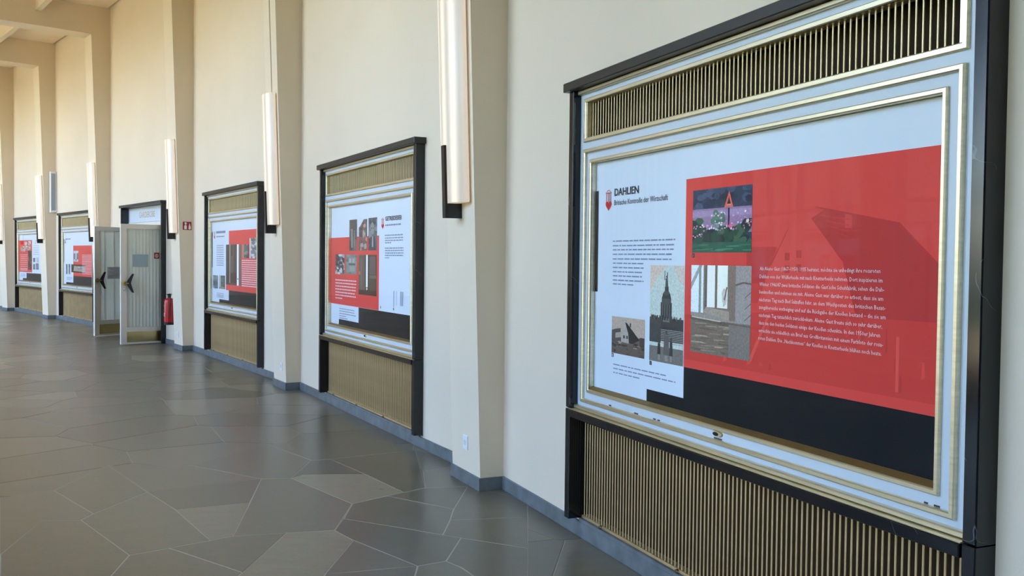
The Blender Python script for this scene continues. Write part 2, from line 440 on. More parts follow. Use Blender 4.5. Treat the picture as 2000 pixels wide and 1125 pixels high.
for i in range(len(VERTS) - 1):
    if i in SOLID: continue
    A, B = Vector(off(VERTS[i], DEPTH + .1)), Vector(off(VERTS[i + 1], DEPTH + .1))
    d = A - B; mid = (A + B) / 2; L = d.length - 0.5
    q = MB(); f = MAT['door']
    for j in range(5):
        x = -L / 2 + L * j / 4; q.box(x - .03, x + .03, -.05, .05, .25, 6.5)
    for z in (.28, 2.5, 4.5, 6.47): q.box(-L / 2, L / 2, -.045, .045, z - .03, z + .03)
    o = q.obj('window_%d' % (i + 1), f, kind='structure'); o.location = (mid.x, mid.y, 0); o.rotation_euler = (0, 0, math.atan2(d.y, d.x))
    g = MB().add([(-L / 2, 0, .25), (L / 2, 0, .25), (L / 2, 0, 6.5), (-L / 2, 0, 6.5)], [(0, 1, 2, 3)]).obj('pane', MAT['glass'], o)

# unseen planting added to screen low sky and darken reflections, taller by the near bays
rg = random.Random(2); q = MB(); N = 60; cols = []
for j in range(N):
    u = j / (N - 1) * (len(VERTS) - 1.001); i = int(u); f = u - i
    A, B = Vector(off(VERTS[i], 26)), Vector(off(VERTS[i + 1], 26)); pq = A.lerp(B, f); t_, nn = tn(VERTS[i][2])
    h_ = (9.0 if i < 4 else 4.8) + rg.uniform(-.3, .5); w_ = 1.0 + rg.uniform(-.2, .3)
    cols.append([(pq - nn * w_, -.35), (pq - nn * w_ * 1.1, h_ * .6), (pq - nn * w_ * .5, h_), (pq + nn * w_ * .6, h_ * .95), (pq + nn * w_, -.35)])
q.add([(v.x, v.y, z) for c in cols for v, z in c], [(j * 5 + a, j * 5 + a + 1, j * 5 + a + 6, j * 5 + a + 5) for j in range(N - 1) for a in range(4)])
q.obj('screen_hedge', MAT['screen_hedge'], kind='stuff', smooth=True)

# ------------------------------------------------------------------ slate floor of large irregular slabs
floor = strip(-3.4, DEPTH + .2, -0.12, -0.0035).obj('floor', MAT['grout'], kind='structure')
SEEDS = [(-1.18,6.66),(-1.22,5.92),(-0.77,5.89),(-0.6,6.25),(-0.51,6.78),(-0.62,7.63),(-1.0,7.61),(-1.33,7.25),(-1.12,5.16),(-0.73,5.25),(-0.72,4.93),(-0.19,6.32),(-0.11,5.56),(0.18,5.79),(-0.44,5.15),(-0.25,4.85),(0.07,5.03),(0.45,4.97),(-2.06,6.43),(-1.81,5.72),(-1.38,6.1),(-1.44,5.16),(-2.07,5.43),(-2.34,5.13),(-3.04,5.78),(-2.52,4.83),(-1.76,4.92),(-2.49,7.75),(-2.86,8.31),(-2.38,8.54),(-3.64,8.81),(-3.0,6.64),(-1.86,7.44),(-3.58,7.19)]
def room_n(x, y):
    best = None
    for i in range(len(VERTS) - 1):
        A, B = Vector(VERTS[i][:2]), Vector(VERTS[i + 1][:2]); d = (B - A); l = d.length; d /= l
        s_ = (Vector((x, y)) - A).dot(d)
        if -0.8 <= s_ <= l + 0.8:
            nn = Vector((-d.y, d.x)); n = (Vector((x, y)) - A).dot(nn)
            if best is None or abs(n) < abs(best): best = n
    return best
rng = random.Random(5)
seeds = list(SEEDS)
sp = 0.86
for iy in range(-14, 44):
    for ix in range(-34, 12):
        x = ix * sp + (0.43 if iy % 2 else 0) + rng.uniform(-.33, .33); y = iy * sp * 0.9 + rng.uniform(-.33, .33)
        n = room_n(x, y)
        if n is None or n < -0.35 or n > DEPTH: continue
        if min((x - u) ** 2 + (y - v) ** 2 for u, v in SEEDS) < 0.62 ** 2: continue
        seeds.append((x, y))
grid = {}
for i, (x, y) in enumerate(seeds): grid.setdefault((int(x // 1.5), int(y // 1.5)), []).append(i)
def cell(i, gap=0.0025):
    x, y = seeds[i]; P = [(x - 1.3, y - 1.3), (x + 1.3, y - 1.3), (x + 1.3, y + 1.3), (x - 1.3, y + 1.3)]
    gx, gy = int(x // 1.5), int(y // 1.5)
    for a in range(gx - 2, gx + 3):
        for b2 in range(gy - 2, gy + 3):
            for j in grid.get((a, b2), ()):
                if j == i: continue
                u, v = seeds[j]; dx, dy = u - x, v - y; l = math.hypot(dx, dy)
                if l > 3: continue
                dx /= l; dy /= l; lim = l / 2 - gap
                Q = []
                for q in range(len(P)):
                    p0, p1 = P[q], P[(q + 1) % len(P)]
                    d0 = (p0[0] - x) * dx + (p0[1] - y) * dy - lim; d1 = (p1[0] - x) * dx + (p1[1] - y) * dy - lim
                    if d0 <= 0: Q.append(p0)
                    if d0 * d1 < 0:
                        f = d0 / (d0 - d1); Q.append((p0[0] + f * (p1[0] - p0[0]), p0[1] + f * (p1[1] - p0[1])))
                P = Q
                if len(P) < 3: return None
    # drop very short edges
    out = []
    for q in P:
        if not out or math.hypot(q[0] - out[-1][0], q[1] - out[-1][1]) > 0.01: out.append(q)
    return out if len(out) >= 3 else None
def tile_geo(P, gap=0.0, z=-0.0016):
    n = len(P); cx = sum(q[0] for q in P) / n; cy = sum(q[1] for q in P) / n
    ins = []
    for x, y in P:
        l = math.hypot(x - cx, y - cy) or 1
        ins.append([(cx + (x - cx) * (1 - d / l), cy + (y - cy) * (1 - d / l)) for d in (gap + 0.003, gap)])
    vs = [(*q[0], z) for q in ins] + [(*q[1], z - .003) for q in ins]
    return vs, [tuple(range(n))] + [(i, n + i, n + (i + 1) % n, (i + 1) % n) for i in range(n)]
TRACED = [[(-1.033, 6.13), (-0.733, 6.449), (-1.081, 6.976), (-1.542, 6.946), (-1.6, 6.829)], [(-1.705, 6.129), (-1.594, 5.389), (-1.302, 5.466), (-1.036, 5.528), (-1.033, 6.13), (-1.6, 6.829), (-1.806, 6.796)], [(-0.362, 6.03), (-0.3, 6.629), (-0.595, 6.579), (-0.834, 6.339)], [(-1.028, 5.776), (-0.625, 5.58), (-0.391, 5.457), (-0.367, 5.772), (-0.362, 6.03), (-0.834, 6.339), (-1.033, 6.13)], [(-0.889, 5.329), (-0.48, 4.893), (-0.338, 4.982), (-0.279, 5.4), (-0.391, 5.457), (-0.625, 5.58), (-1.028, 5.776), (-1.036, 5.528)], [(-1.378, 4.574), (-0.941, 4.588), (-0.937, 4.758), (-0.889, 5.329), (-1.036, 5.528), (-1.302, 5.466), (-1.366, 4.706)], [(-0.937, 4.758), (-0.774, 4.802), (-0.48, 4.893), (-0.889, 5.329)], [(-0.941, 4.588), (-0.476, 4.602), (-0.48, 4.893), (-0.774, 4.802), (-0.937, 4.758)], [(-0.476, 4.602), (-0.109, 4.613), (-0.25, 4.88), (-0.338, 4.982), (-0.48, 4.893)], [(-2.125, 5.942), (-1.705, 6.129), (-1.806, 6.796), (-2.478, 6.39)], [(-1.699, 5.301), (-1.594, 5.389), (-1.705, 6.129), (-2.125, 5.942)], [(-1.363, 4.764), (-1.302, 5.466), (-1.594, 5.389), (-1.699, 5.301), (-1.878, 5.152)], [(-2.045, 5.025), (-1.986, 4.556), (-1.378, 4.574), (-1.363, 4.764), (-1.878, 5.152)], [(-2.045, 5.025), (-1.878, 5.152), (-1.699, 5.301), (-2.125, 5.942), (-2.478, 6.39), (-2.598, 5.833), (-2.611, 5.688)], [(-2.479, 4.541), (-1.986, 4.556), (-2.045, 5.025), (-2.611, 5.688), (-2.84, 5.662), (-2.735, 5.011)], [(-2.735, 5.011), (-2.84, 5.662), (-2.611, 5.688), (-2.598, 5.833), (-3.121, 6.398), (-3.371, 6.18)], [(-2.598, 5.833), (-2.478, 6.39), (-3.099, 7.204), (-3.121, 6.398)], [(-1.806, 6.796), (-2.478, 7.233), (-2.753, 7.026), (-3.099, 7.204), (-2.478, 6.39)], [(-1.806, 6.796), (-1.6, 6.829), (-1.582, 7.445), (-2.089, 8.062), (-2.478, 7.233)], [(-1.6, 6.829), (-1.542, 6.946), (-1.081, 6.976), (-1.438, 7.49), (-1.582, 7.445)], [(-1.081, 6.976), (-0.733, 6.449), (-0.595, 6.579), (-0.802, 7.888), (-1.438, 7.49)], [(-0.662, 7.097), (-0.404, 7.332), (-0.615, 7.71), (-0.802, 7.888)], [(-0.595, 6.579), (-0.3, 6.629), (-0.404, 7.332), (-0.662, 7.097)], [(0.114, 5.86), (0.121, 6.256), (-0.161, 6.524), (-0.3, 6.629), (-0.362, 6.03), (-0.367, 5.772)], [(-0.279, 5.4), (0.104, 5.22), (0.114, 5.86), (-0.367, 5.772), (-0.391, 5.457)], [(-0.25, 4.88), (-0.109, 4.613), (0.094, 4.619), (0.104, 5.22), (-0.279, 5.4), (-0.338, 4.982)], [(-1.438, 7.49), (-0.802, 7.888), (-1.108, 8.229), (-1.455, 8.548), (-1.575, 8.321), (-2.089, 8.062), (-1.582, 7.445)]]
TONES = [0.9, 0.5, 0.25, 0.3, 0.22, 0.85, 0.4, 0.35, 0.45, 0.3, 0.8, 0.45, 0.5, 0.6, 0.55, 0.6, 0.5, 0.5, 0.45, 0.1, 0.2, 0.3, 0.4, 0.35, 0.3, 0.3, 0.35]
rt_ = random.Random(9)
def in_traced(x, y):
    for P in TRACED:
        if all((P[(q + 1) % len(P)][0] - P[q][0]) * (y - P[q][1]) - (P[(q + 1) % len(P)][1] - P[q][1]) * (x - P[q][0]) > -.02 for q in range(len(P))): return True
    return False
cells = []
for i, (x, y) in enumerate(seeds):
    P = cell(i)
    if P is None or (in_traced(x, y) and all(in_traced(*q) for q in P)): continue
    seen = y > 3.6 and -0.62 < x / y < 0.32 and (room_n(x, y) or -9) > -0.25
    cells.append((0 if seen else 1, math.hypot(x, y), P))
cells.sort(key=lambda c: c[:2])
rest = MB()
for j, (nv, d, P) in enumerate(cells):
    vs, fs = tile_geo(P)
    if nv == 0 and j < 265: o = MB().add(vs, fs).obj('tile', MAT['tile'], floor); v_ = rt_.triangular(.1, .95, .45); o.color = (v_, v_, v_, 1)
    else: rest.add(vs, fs)
for P, v_ in zip(TRACED, TONES):
    MB().add([(x, y, -.0009) for x, y in P], [tuple(range(len(P)))]).obj('joint_bed', MAT['grout'], floor)
    vs, fs = tile_geo(P, .0035, 0.0); o = MB().add(vs, fs).obj('tile', MAT['tile'], floor); o.color = (v_, v_, v_, 1)
rest.obj('far_tiles', MAT['tilefar'], floor, kind='stuff')

# ------------------------------------------------------------------ display cases
def build_case():
    R = empty('display_case')
    F = lambda mb, name, m, par=None, **k: mb.obj(name, MAT[m], par or R, **k)
    me_p = MB().bbox(-.026, .026, -.12, .084, .757, 2.585).mesh('pillar', MAT['marble'])
    me_b = MB().bbox(-.026, .026, -.12, .086, .112, .752).mesh('pillar_base', MAT['marble'])
    for sx_ in (-1.404, 1.404):
        for nm, me in (('marble_pillar', me_p), ('marble_plinth', me_b)):
            o = link(nm, me, R); o.location = (sx_, 0, 0)
    F(MB().bbox(-1.458, 1.458, -.1, .112, 2.579, 2.63), 'marble_cap', 'marblecap')
    F(MB().bbox(-1.376, 1.376, -.1, .094, .708, .752), 'marble_sill', 'marble')
    F(MB().bbox(-1.376, 1.376, -.06, .088, .7525, .757, .001), 'sill_edge_strip', 'brass')
    # enamelled panel around glass and grille
    p_ = MB()
    p_.box(-1.376, -1.236, -.03, .034, .775, 2.29).box(1.236, 1.376, -.03, .034, .775, 2.29)
    p_.box(-1.236, 1.236, -.03, .034, .775, .869).box(-1.236, 1.236, -.03, .034, 2.171, 2.29)
    p_.box(-1.376, -1.30, -.03, .034, 2.29, 2.56).box(1.30, 1.376, -.03, .034, 2.29, 2.56).box(-1.30, 1.30, -.03, .034, 2.52, 2.56)
    F(p_, 'enamel_panel', 'panel')
    F(MB().bbox(-1.376, 1.376, -.03, .058, 2.556, 2.578), 'top_strip', 'brass')
    F(MB().bbox(-1.376, 1.376, -.03, .060, .759, .7795), 'bottom_strip', 'brass')
    F(MB().ring(-1.321, 1.321, 2.281, 2.527, .024, .034, .047), 'grille_frame', 'brass')
    rv = MB()   # reveal of the ventilation grille
    rv.box(-1.30, -1.285, -.02, .040, 2.295, 2.515).box(1.285, 1.30, -.02, .040, 2.295, 2.515).box(-1.30, 1.30, -.02, .040, 2.503, 2.517).box(-1.30, 1.30, -.02, .040, 2.293, 2.305)
    F(rv, 'grille_reveal', 'brass')
    F(MB().ring(-1.314, 1.314, .804, 2.239, .021, .033, .052), 'outer_moulding', 'brass')
    F(MB().ring(-1.246, 1.246, .864, 2.177, .020, .033, .047), 'glass_frame', 'brass')
    g = MB()
    g.box(-1.240, -1.226, .006, .040, .87, 2.17).box(1.226, 1.240, .006, .040, .87, 2.17).box(-1.24, 1.24, .006, .040, 2.158, 2.17).box(-1.24, 1.24, .006, .040, .87, .884)
    F(g, 'glass_reveal', 'brass')
    F(MB().add([(x, -n_, z) for x in (-1.2255, 1.2255) for n_, z in ((.0125, .8845), (.0385, .8845), (.0385, .8855), (.0135, .902), (.0125, .902))],
               [(0, 1, 2, 3, 4), (9, 8, 7, 6, 5)] + [(i, (i + 1) % 5, 5 + (i + 1) % 5, 5 + i) for i in range(5)]), 'sloped_ledge', 'darkbrass')
    F(MB().add([(-1.23, -.040, .88), (1.23, -.040, .88), (1.23, -.040, 2.162), (-1.23, -.040, 2.162)], [(0, 1, 2, 3)]), 'glass_pane', 'glass')
    F(MB().box(-1.378, 1.378, -.13, -.10, .10, 2.58), 'back_board', 'dark')
    F(MB().box(-1.378, 1.378, -.10, -.055, .112, .708), 'grille_backing', 'lowback')
    F(MB().bbox(-1.376, 1.376, -.055, .0, .112, .128), 'bottom_rail', 'lowslat')
    F(MB().box(-1.376, 1.376, -.05, -.03, .692, .708), 'top_rail', 'lowslat')
    # lock: oval escutcheon with a keyhole cylinder
    n = 20; oval = [(.038 * math.cos(2 * math.pi * i / n), .015 * math.sin(2 * math.pi * i / n)) for i in range(n)]
    e_ = MB().add([(.02 + x, -.034, .850 + z) for x, z in oval] + [(.02 + x * .86, -.042, .850 + z * .8) for x, z in oval],
                  [(i, (i + 1) % n, n + (i + 1) % n, n + i) for i in range(n)] + [tuple(range(n, 2 * n))])
    lk = F(e_, 'lock', 'brass')
    n = 14; F(MB().add([(.012 + .020 * math.cos(2 * math.pi * i / n), -.0425, .849 + .0085 * math.sin(2 * math.pi * i / n)) for i in range(n)] +
                       [(.012 + .020 * math.cos(2 * math.pi * i / n), -.0445, .849 + .0085 * math.sin(2 * math.pi * i / n)) for i in range(n)],
                       [(i, (i + 1) % n, n + (i + 1) % n, n + i) for i in range(n)] + [tuple(range(n, 2 * n))]), 'keyhole', 'dark', lk)
    for s_ in (-1.13, -.34, .46, 1.2):
        F(MB().tube([(s_, -.001, .120), (s_, -.014, .120)], .011, 12), 'bolt', 'chrome')
    return R
up_slat = MB().bbox(-.0036, .0036, .0085, .013, 2.304, 2.505, .0012).mesh('slat', MAT['slat'])
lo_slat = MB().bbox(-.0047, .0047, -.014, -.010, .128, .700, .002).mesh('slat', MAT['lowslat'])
UP = [-1.27 + i * .0309 for i in range(83)]
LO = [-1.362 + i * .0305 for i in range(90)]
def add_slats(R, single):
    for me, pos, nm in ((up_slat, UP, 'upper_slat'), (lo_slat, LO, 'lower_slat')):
        if single:
            for s_ in pos:
                o = link(nm, me, R); o.location = (s_, 0, 0)
        else:
            q = MB()
            for s_ in pos:
                q.add([(v.co.x + s_, v.co.y, v.co.z) for v in me.vertices], [tuple(f.vertices) for f in me.polygons])
            q.obj(nm + 's', me.materials[0], R, kind='stuff')
case0 = build_case()
cases = {0: case0}
for k in CASES[1:]: cases[k] = copy_tree(case0)
LAB = {0: 'large wall display case in black marble surround holding the poster headed DAHLIEN',
       1: 'wall display case in black marble surround holding the poster headed GETREIDESIEB',
       2: 'wall display case between the red fire extinguisher and the GETREIDESIEB case',
       4: 'wall display case partly hidden behind the far open door leaf',
       5: 'farthest wall display case, its right side hidden by a pilaster with lamp'}
for k in CASES:
    loc, rz, L = bay(k)
    cases[k].location = loc; cases[k].rotation_euler = (0, 0, rz)
    tag(cases[k], LAB[k], 'display case', 'display cases set in the curved wall')
    add_slats(cases[k], k in (0, 1, 2))
# paint chips along the lower moulding of the nearest case
q = MB()
for s_, w_ in ((-.98, .012), (-.70, .02), (-.52, .012), (-.48, .01), (.02, .03), (1.19, .008), (1.235, .012)):
    q.box(s_ - w_, s_ + w_, .034, .0355, .826, .832)
q.obj('paint_chips', MAT['chip'], cases[0], kind='stuff')

# ------------------------------------------------------------------ posters
DATA = json.loads('''{"0":{"red":[-0.306,1.179,1.111,1.999],"black":[-0.305,1.179,0.911,1.11],"black2":[-0.644,-0.302,0.905,0.962],"bar":[-1.249,-1.193,1.438,2.0],"flower":[-0.246,0.203,1.653,1.941],"hall":[-0.25,0.206,1.191,1.595],"monument":[-0.62,-0.311,1.112,1.591],"house":[-1.019,-0.67,1.112,1.311],"tab1":[-1.018,-0.995,1.09,1.11],"tab2":[-0.618,-0.598,1.088,1.109],"tab3":[-0.247,-0.227,1.63,1.649],"head":[-1.009,-0.749,1.962,2.0],"sub":[-1.01,-0.467,1.908,1.934],"icon":[-1.108,-1.04,1.883,1.999],"para":[[-1.02,-0.392,1.717],[-1.019,-0.392,1.692],[-1.018,-0.406,1.67],[-1.018,-0.424,1.646],[-1.017,-0.423,1.621],[-1.016,-0.678,1.598],[-1.016,-0.687,1.575],[-1.015,-0.686,1.552],[-1.014,-0.703,1.53],[-1.014,-0.687,1.507],[-1.013,-0.791,1.486]],"legend":[[-0.997,-0.446,1.051],[-0.996,-0.371,1.029],[-0.995,-0.715,1.007]],"red_text":[[0.263,0.941,1.584],[0.263,0.952,1.551],[0.263,0.961,1.519],[0.263,0.957,1.487],[0.263,0.968,1.455],[0.263,0.97,1.423],[0.263,0.955,1.39],[0.263,0.946,1.358],[0.263,0.961,1.326],[0.263,0.955,1.294]],"roof":[[0.573,1.783],[0.651,1.817],[1.028,1.749],[1.186,1.614],[1.192,1.439],[0.824,1.417],[0.751,1.615]],"chimney":[[0.756,1.844],[0.792,1.844],[0.795,1.739],[0.759,1.74]],"gable":[[0.573,1.783],[0.751,1.615],[0.824,1.417],[0.252,1.383],[0.249,1.483],[0.332,1.599],[0.438,1.748]],"barn":[[0.168,1.676],[0.372,1.675],[0.291,1.53],[0.173,1.518]],"ridge":[[0.596,1.828],[0.699,1.811],[1.028,1.752],[1.028,1.747],[0.699,1.804],[0.596,1.824]],"edge":[[0.438,1.748],[0.442,1.748],[0.336,1.599],[0.326,1.599]],"ground":[[0.045,1.177],[1.177,1.231],[1.18,1.112],[0.259,1.11],[-0.155,1.105]]},"1":{"red":[-1.226,0.322,1.115,1.827],"black":[-0.278,1.11,0.892,1.117],"black2":[-0.937,-0.277,0.899,0.958],"photos":[[-0.588,-0.339,1.684,2.002],[-0.281,-0.029,1.686,1.995],[0.016,0.264,1.687,2.002],[-1.063,-0.75,1.437,1.649],[-0.706,-0.34,1.444,1.647],[-0.28,0.26,1.246,1.643]],"head":[0.493,0.915,1.96,1.999],"sub":[0.494,0.901,1.91,1.927],"icon":[0.388,0.456,1.884,1.991],"para":[[0.486,0.958,1.824],[0.487,0.958,1.799],[0.487,0.958,1.776],[0.488,0.653,1.755],[0.489,0.969,1.705],[0.489,0.969,1.683],[0.489,0.97,1.66],[0.49,0.961,1.638],[0.49,0.598,1.616]],"red_text":[[-1.063,-0.354,1.374],[-1.062,-0.354,1.342],[-1.062,-0.365,1.309],[-1.061,-0.365,1.277],[-1.061,-0.399,1.244],[-1.06,-0.364,1.213],[-1.06,-0.801,1.181]],"legend":[[-0.914,-0.396,1.072],[-0.913,-0.408,1.047],[-0.913,-0.349,1.021],[-0.913,-0.685,0.996],[-0.912,-0.635,0.973]],"credits":[[0.72,0.746,1.168,1.313],[0.795,0.813,1.184,1.316],[0.896,0.982,1.186,1.314]],"tabs":[[0.368,0.385,1.136,1.16],[0.716,0.735,1.138,1.16]]},"2":{"red":[-0.264,1.058,1.105,1.998],"red2":[-0.418,-0.24,1.113,1.206],"bar":[-1.209,-1.184,1.443,2.006],"black":[-0.266,1.045,0.877,1.099],"black2":[-0.8,-0.26,0.892,0.95],"photos":[[-0.42,0.181,1.188,1.793],[0.177,0.265,1.186,1.795],[0.434,0.764,1.594,1.789],[0.787,1.062,1.59,1.875],[-1.162,-0.874,1.111,1.316],[-0.801,-0.474,1.113,1.319]],"head":[-0.974,-0.45,1.97,2.007],"sub":[-0.965,-0.505,1.913,1.927],"icon":[-1.099,-1.039,1.894,1.965],"para":[[-0.95,-0.547,1.78],[-0.949,-0.547,1.747],[-0.949,-0.547,1.713],[-0.949,-0.546,1.679],[-0.949,-0.546,1.645],[-0.949,-0.546,1.612],[-0.949,-0.546,1.578],[-0.949,-0.546,1.544],[-0.948,-0.546,1.511],[-0.948,-0.545,1.477]],"red_text":[[0.409,1.035,1.559],[0.41,1.035,1.529],[0.41,1.036,1.498],[0.41,1.036,1.468],[0.41,1.036,1.438],[0.41,1.036,1.407],[0.411,1.037,1.377],[0.411,1.037,1.346],[0.411,1.037,1.316],[0.411,1.037,1.286],[0.411,1.037,1.255],[0.412,1.038,1.225],[0.412,1.038,1.194]],"legend":[[-0.946,-0.543,1.04],[-0.946,-0.543,1.02],[-0.946,-0.543,1.001],[-0.946,-0.543,0.981]]},"4":{"red":[-0.405,1.006,1.114,1.834],"black":[-0.411,1.002,0.878,1.112],"black2":[-1.027,-0.412,0.873,0.95],"bar":[-1.267,-1.227,1.444,2.016],"photos":[[-0.373,0.015,1.453,1.71],[-0.578,0.52,1.199,1.387],[-1.039,-0.91,1.145,1.389],[-0.815,-0.666,1.145,1.391]],"head":[-1.068,-0.726,1.985,2.008],"sub":[-1.095,-0.034,1.923,1.938],"icon":[-1.134,-1.088,1.899,1.943],"para":[[-1.047,-0.556,1.836],[-1.048,-0.556,1.801],[-1.048,-0.557,1.765],[-1.049,-0.557,1.73],[-1.049,-0.557,1.694],[-1.05,-0.558,1.659],[-1.05,-0.558,1.623],[-1.051,-0.559,1.588],[-1.051,-0.559,1.552],[-1.052,-0.56,1.517]],"red_text":[[0.639,0.952,1.611],[0.639,0.951,1.577],[0.638,0.951,1.544],[0.638,0.951,1.51],[0.638,0.95,1.477],[0.637,0.95,1.448],[0.637,0.95,1.414],[0.637,0.949,1.381],[0.636,0.949,1.347],[0.636,0.949,1.313],[0.636,0.948,1.28],[0.635,0.948,1.246],[0.635,0.948,1.213],[0.635,0.947,1.179]],"legend":[[-0.977,-0.503,1.07],[-0.977,-0.503,1.043],[-0.978,-0.628,1.016]]},"5":{"red":[-1.287,0.083,1.127,2.014],"black":[-0.481,0.85,0.874,1.107],"black2":[-0.862,-0.459,0.891,0.962],"photos":[[-0.662,-0.408,1.858,1.967],[-0.301,-0.025,1.869,1.975],[-1.078,-0.894,1.702,1.831],[-0.865,-0.599,1.69,1.839],[-0.551,-0.05,1.725,1.845],[-0.309,0.045,1.194,1.713],[0.194,0.405,1.41,1.522],[0.529,0.74,1.401,1.536],[0.191,0.402,1.21,1.357],[0.464,0.737,1.211,1.379]],"head":[0.181,0.56,1.989,2.017],"sub":[0.18,0.713,1.925,1.949],"icon":[0.135,0.172,1.948,1.997],"para":[[0.224,0.755,1.85],[0.223,0.754,1.804],[0.222,0.753,1.757],[0.221,0.753,1.711],[0.22,0.752,1.665],[0.22,0.751,1.618]],"red_text":[[-1.115,-0.376,1.602],[-1.116,-0.377,1.549],[-1.117,-0.378,1.495],[-1.118,-0.379,1.442],[-1.119,-0.38,1.388],[-1.12,-0.381,1.335],[-1.121,-0.382,1.282],[-1.122,-0.383,1.228],[-1.123,-0.384,1.175],[-1.123,-0.383,1.205]],"legend":[[-1.077,-0.621,1.072],[-1.077,-0.621,1.04],[-1.078,-0.622,1.009]]}}''')
NP = 0.008
class Print:
    """flat print: coloured polygons laid over one another, one mesh"""
    def __init__(s, layer=1): s.v = []; s.f = []; s.c = []; s.l = layer * 0.0008
    def poly(s, pts, rgb):
        s.l += 0.000012; o = len(s.v)
        s.v += [(x, -(NP + s.l), z) for x, z in pts]; s.f.append(tuple(range(o, o + len(pts)))); s.c.append((*lin(rgb), 1)); return s
    def rect(s, x0, x1, z0, z1, rgb): return s.poly([(x0, z0), (x1, z0), (x1, z1), (x0, z1)], rgb)
    def obj(s, name, parent, m='plainprint', y=None):
        me = bpy.data.meshes.new(name); me.from_pydata(s.v, [], s.f); me.materials.append(MAT[m])
        ca = me.color_attributes.new('Col', 'FLOAT_COLOR', 'CORNER')
        li = 0
        for f, c in zip(s.f, s.c):
            for _ in f: ca.data[li].color = c; li += 1
        return link(name, me, parent)
class Sub:
    """unit-square drawing mapped onto a print rectangle, clipped to it"""
    def __init__(s, pr, r): s.p = pr; s.r = r
    def poly(s, pts, rgb):
        x0, x1, z0, z1 = s.r; cl = lambda v: min(1, max(0, v))
        s.p.poly([(x0 + cl(u) * (x1 - x0), z0 + cl(v) * (z1 - z0)) for u, v in pts], rgb); return s
    def rect(s, a, b_, c, d, rgb): return s.poly([(a, c), (b_, c), (b_, d), (a, d)], rgb)
    def blob(s, u, v, ru, rv, rgb, k=7, rg=random.Random(1)):
        return s.poly([(u + ru * math.cos(2 * math.pi * j / k) * rg.uniform(.75, 1.1), v + rv * math.sin(2 * math.pi * j / k) * rg.uniform(.75, 1.1)) for j in range(k)], rgb)
def text_obj(name, s_, x0, x1, z, h, m, parent, layer=3, res=2, bold=0.0):
    """lettering set flat on the print: baseline z, capital height h, width x0..x1"""
    cu = bpy.data.curves.new(name, 'FONT'); cu.body = s_; cu.resolution_u = res; cu.offset = bold
    to = bpy.data.objects.new(name, cu); COL.objects.link(to)
    dg = bpy.context.evaluated_depsgraph_get(); dg.update()
    me = bpy.data.meshes.new_from_object(to.evaluated_get(dg))
    bpy.data.objects.remove(to); bpy.data.curves.remove(cu)
    xs = [v.co.x for v in me.vertices]; a, b_ = min(xs), max(xs)
    for v in me.vertices:
        v.co = ((v.co.x - a) / (b_ - a) * (x1 - x0) + x0, -(NP + layer * .0008), z + v.co.y / 0.70 * h)
    me.materials.clear(); me.materials.append(MAT[m]); me.name = name
    return link(name, me, parent)
def words(name, rows, h, m, parent, layer=3, seed=1):
    """lines of print too small to read: word-long strokes"""
    rg = random.Random(seed); q = MB(); y = -(NP + layer * .0008)
    for x0, x1, z in rows:
        x = x0
        while x < x1 - .01:
            w_ = min(rg.uniform(.02, .075), x1 - x)
            q.add([(x, y, z - h / 2), (x + w_, y, z - h / 2), (x + w_, y, z + h / 2), (x, y, z + h / 2)], [(0, 1, 2, 3)])
            x += w_ + .009
    return q.obj(name, MAT[m], parent)
def emblem(r, parent):
    x0, x1, z0, z1 = r; w_, h_ = x1 - x0, z1 - z0; c = (215, 48, 44); P_ = Print(3); cx = (x0 + x1) / 2
    X = lambda u: x0 + u * w_; Z = lambda v: z0 + v * h_
    pts = []   # heart at the foot
    for i in range(24):
        a = 2 * math.pi * i / 24
        pts.append((cx + w_ * .5 * math.sin(a) ** 3, Z(.26) + h_ * .24 * (13 * math.cos(a) - 5 * math.cos(2 * a) - 2 * math.cos(3 * a) - math.cos(4 * a)) / 15))
    P_.poly(pts, c)
    for u in (.12, .40, .62, .86): P_.rect(X(u) - w_ * .035, X(u) + w_ * .035, Z(.42), Z(.84), c)
    P_.rect(X(.0), X(1), Z(.83), Z(.865), c)
    arc = [(.08, .865), (.2, .93), (.5, 1.0), (.8, .93), (.92, .865)]
    for (u, v), (u2, v2) in zip(arc, arc[1:]): P_.poly([(X(u), Z(v)), (X(u2), Z(v2)), (X(u2), Z(v2 - .03)), (X(u), Z(v - .03))], c)
    return P_.obj('emblem', parent)

def poster(k):
    loc, rz, L = bay(k)
    o = MB().box(-1.2245, 1.2245, .001, NP, .886, 2.1565).obj('poster', MAT['poster'])
    o.location = loc; o.rotation_euler = (0, 0, rz); return o
def field(rs, name, m, par, layer):
    q = MB(); y = -(NP + layer * .0008)
    for x0, x1, z0, z1 in rs: q.add([(x0, y, z0), (x1, y, z0), (x1, y, z1), (x0, y, z1)], [(0, 1, 2, 3)])
    return q.obj(name, MAT[m], par)

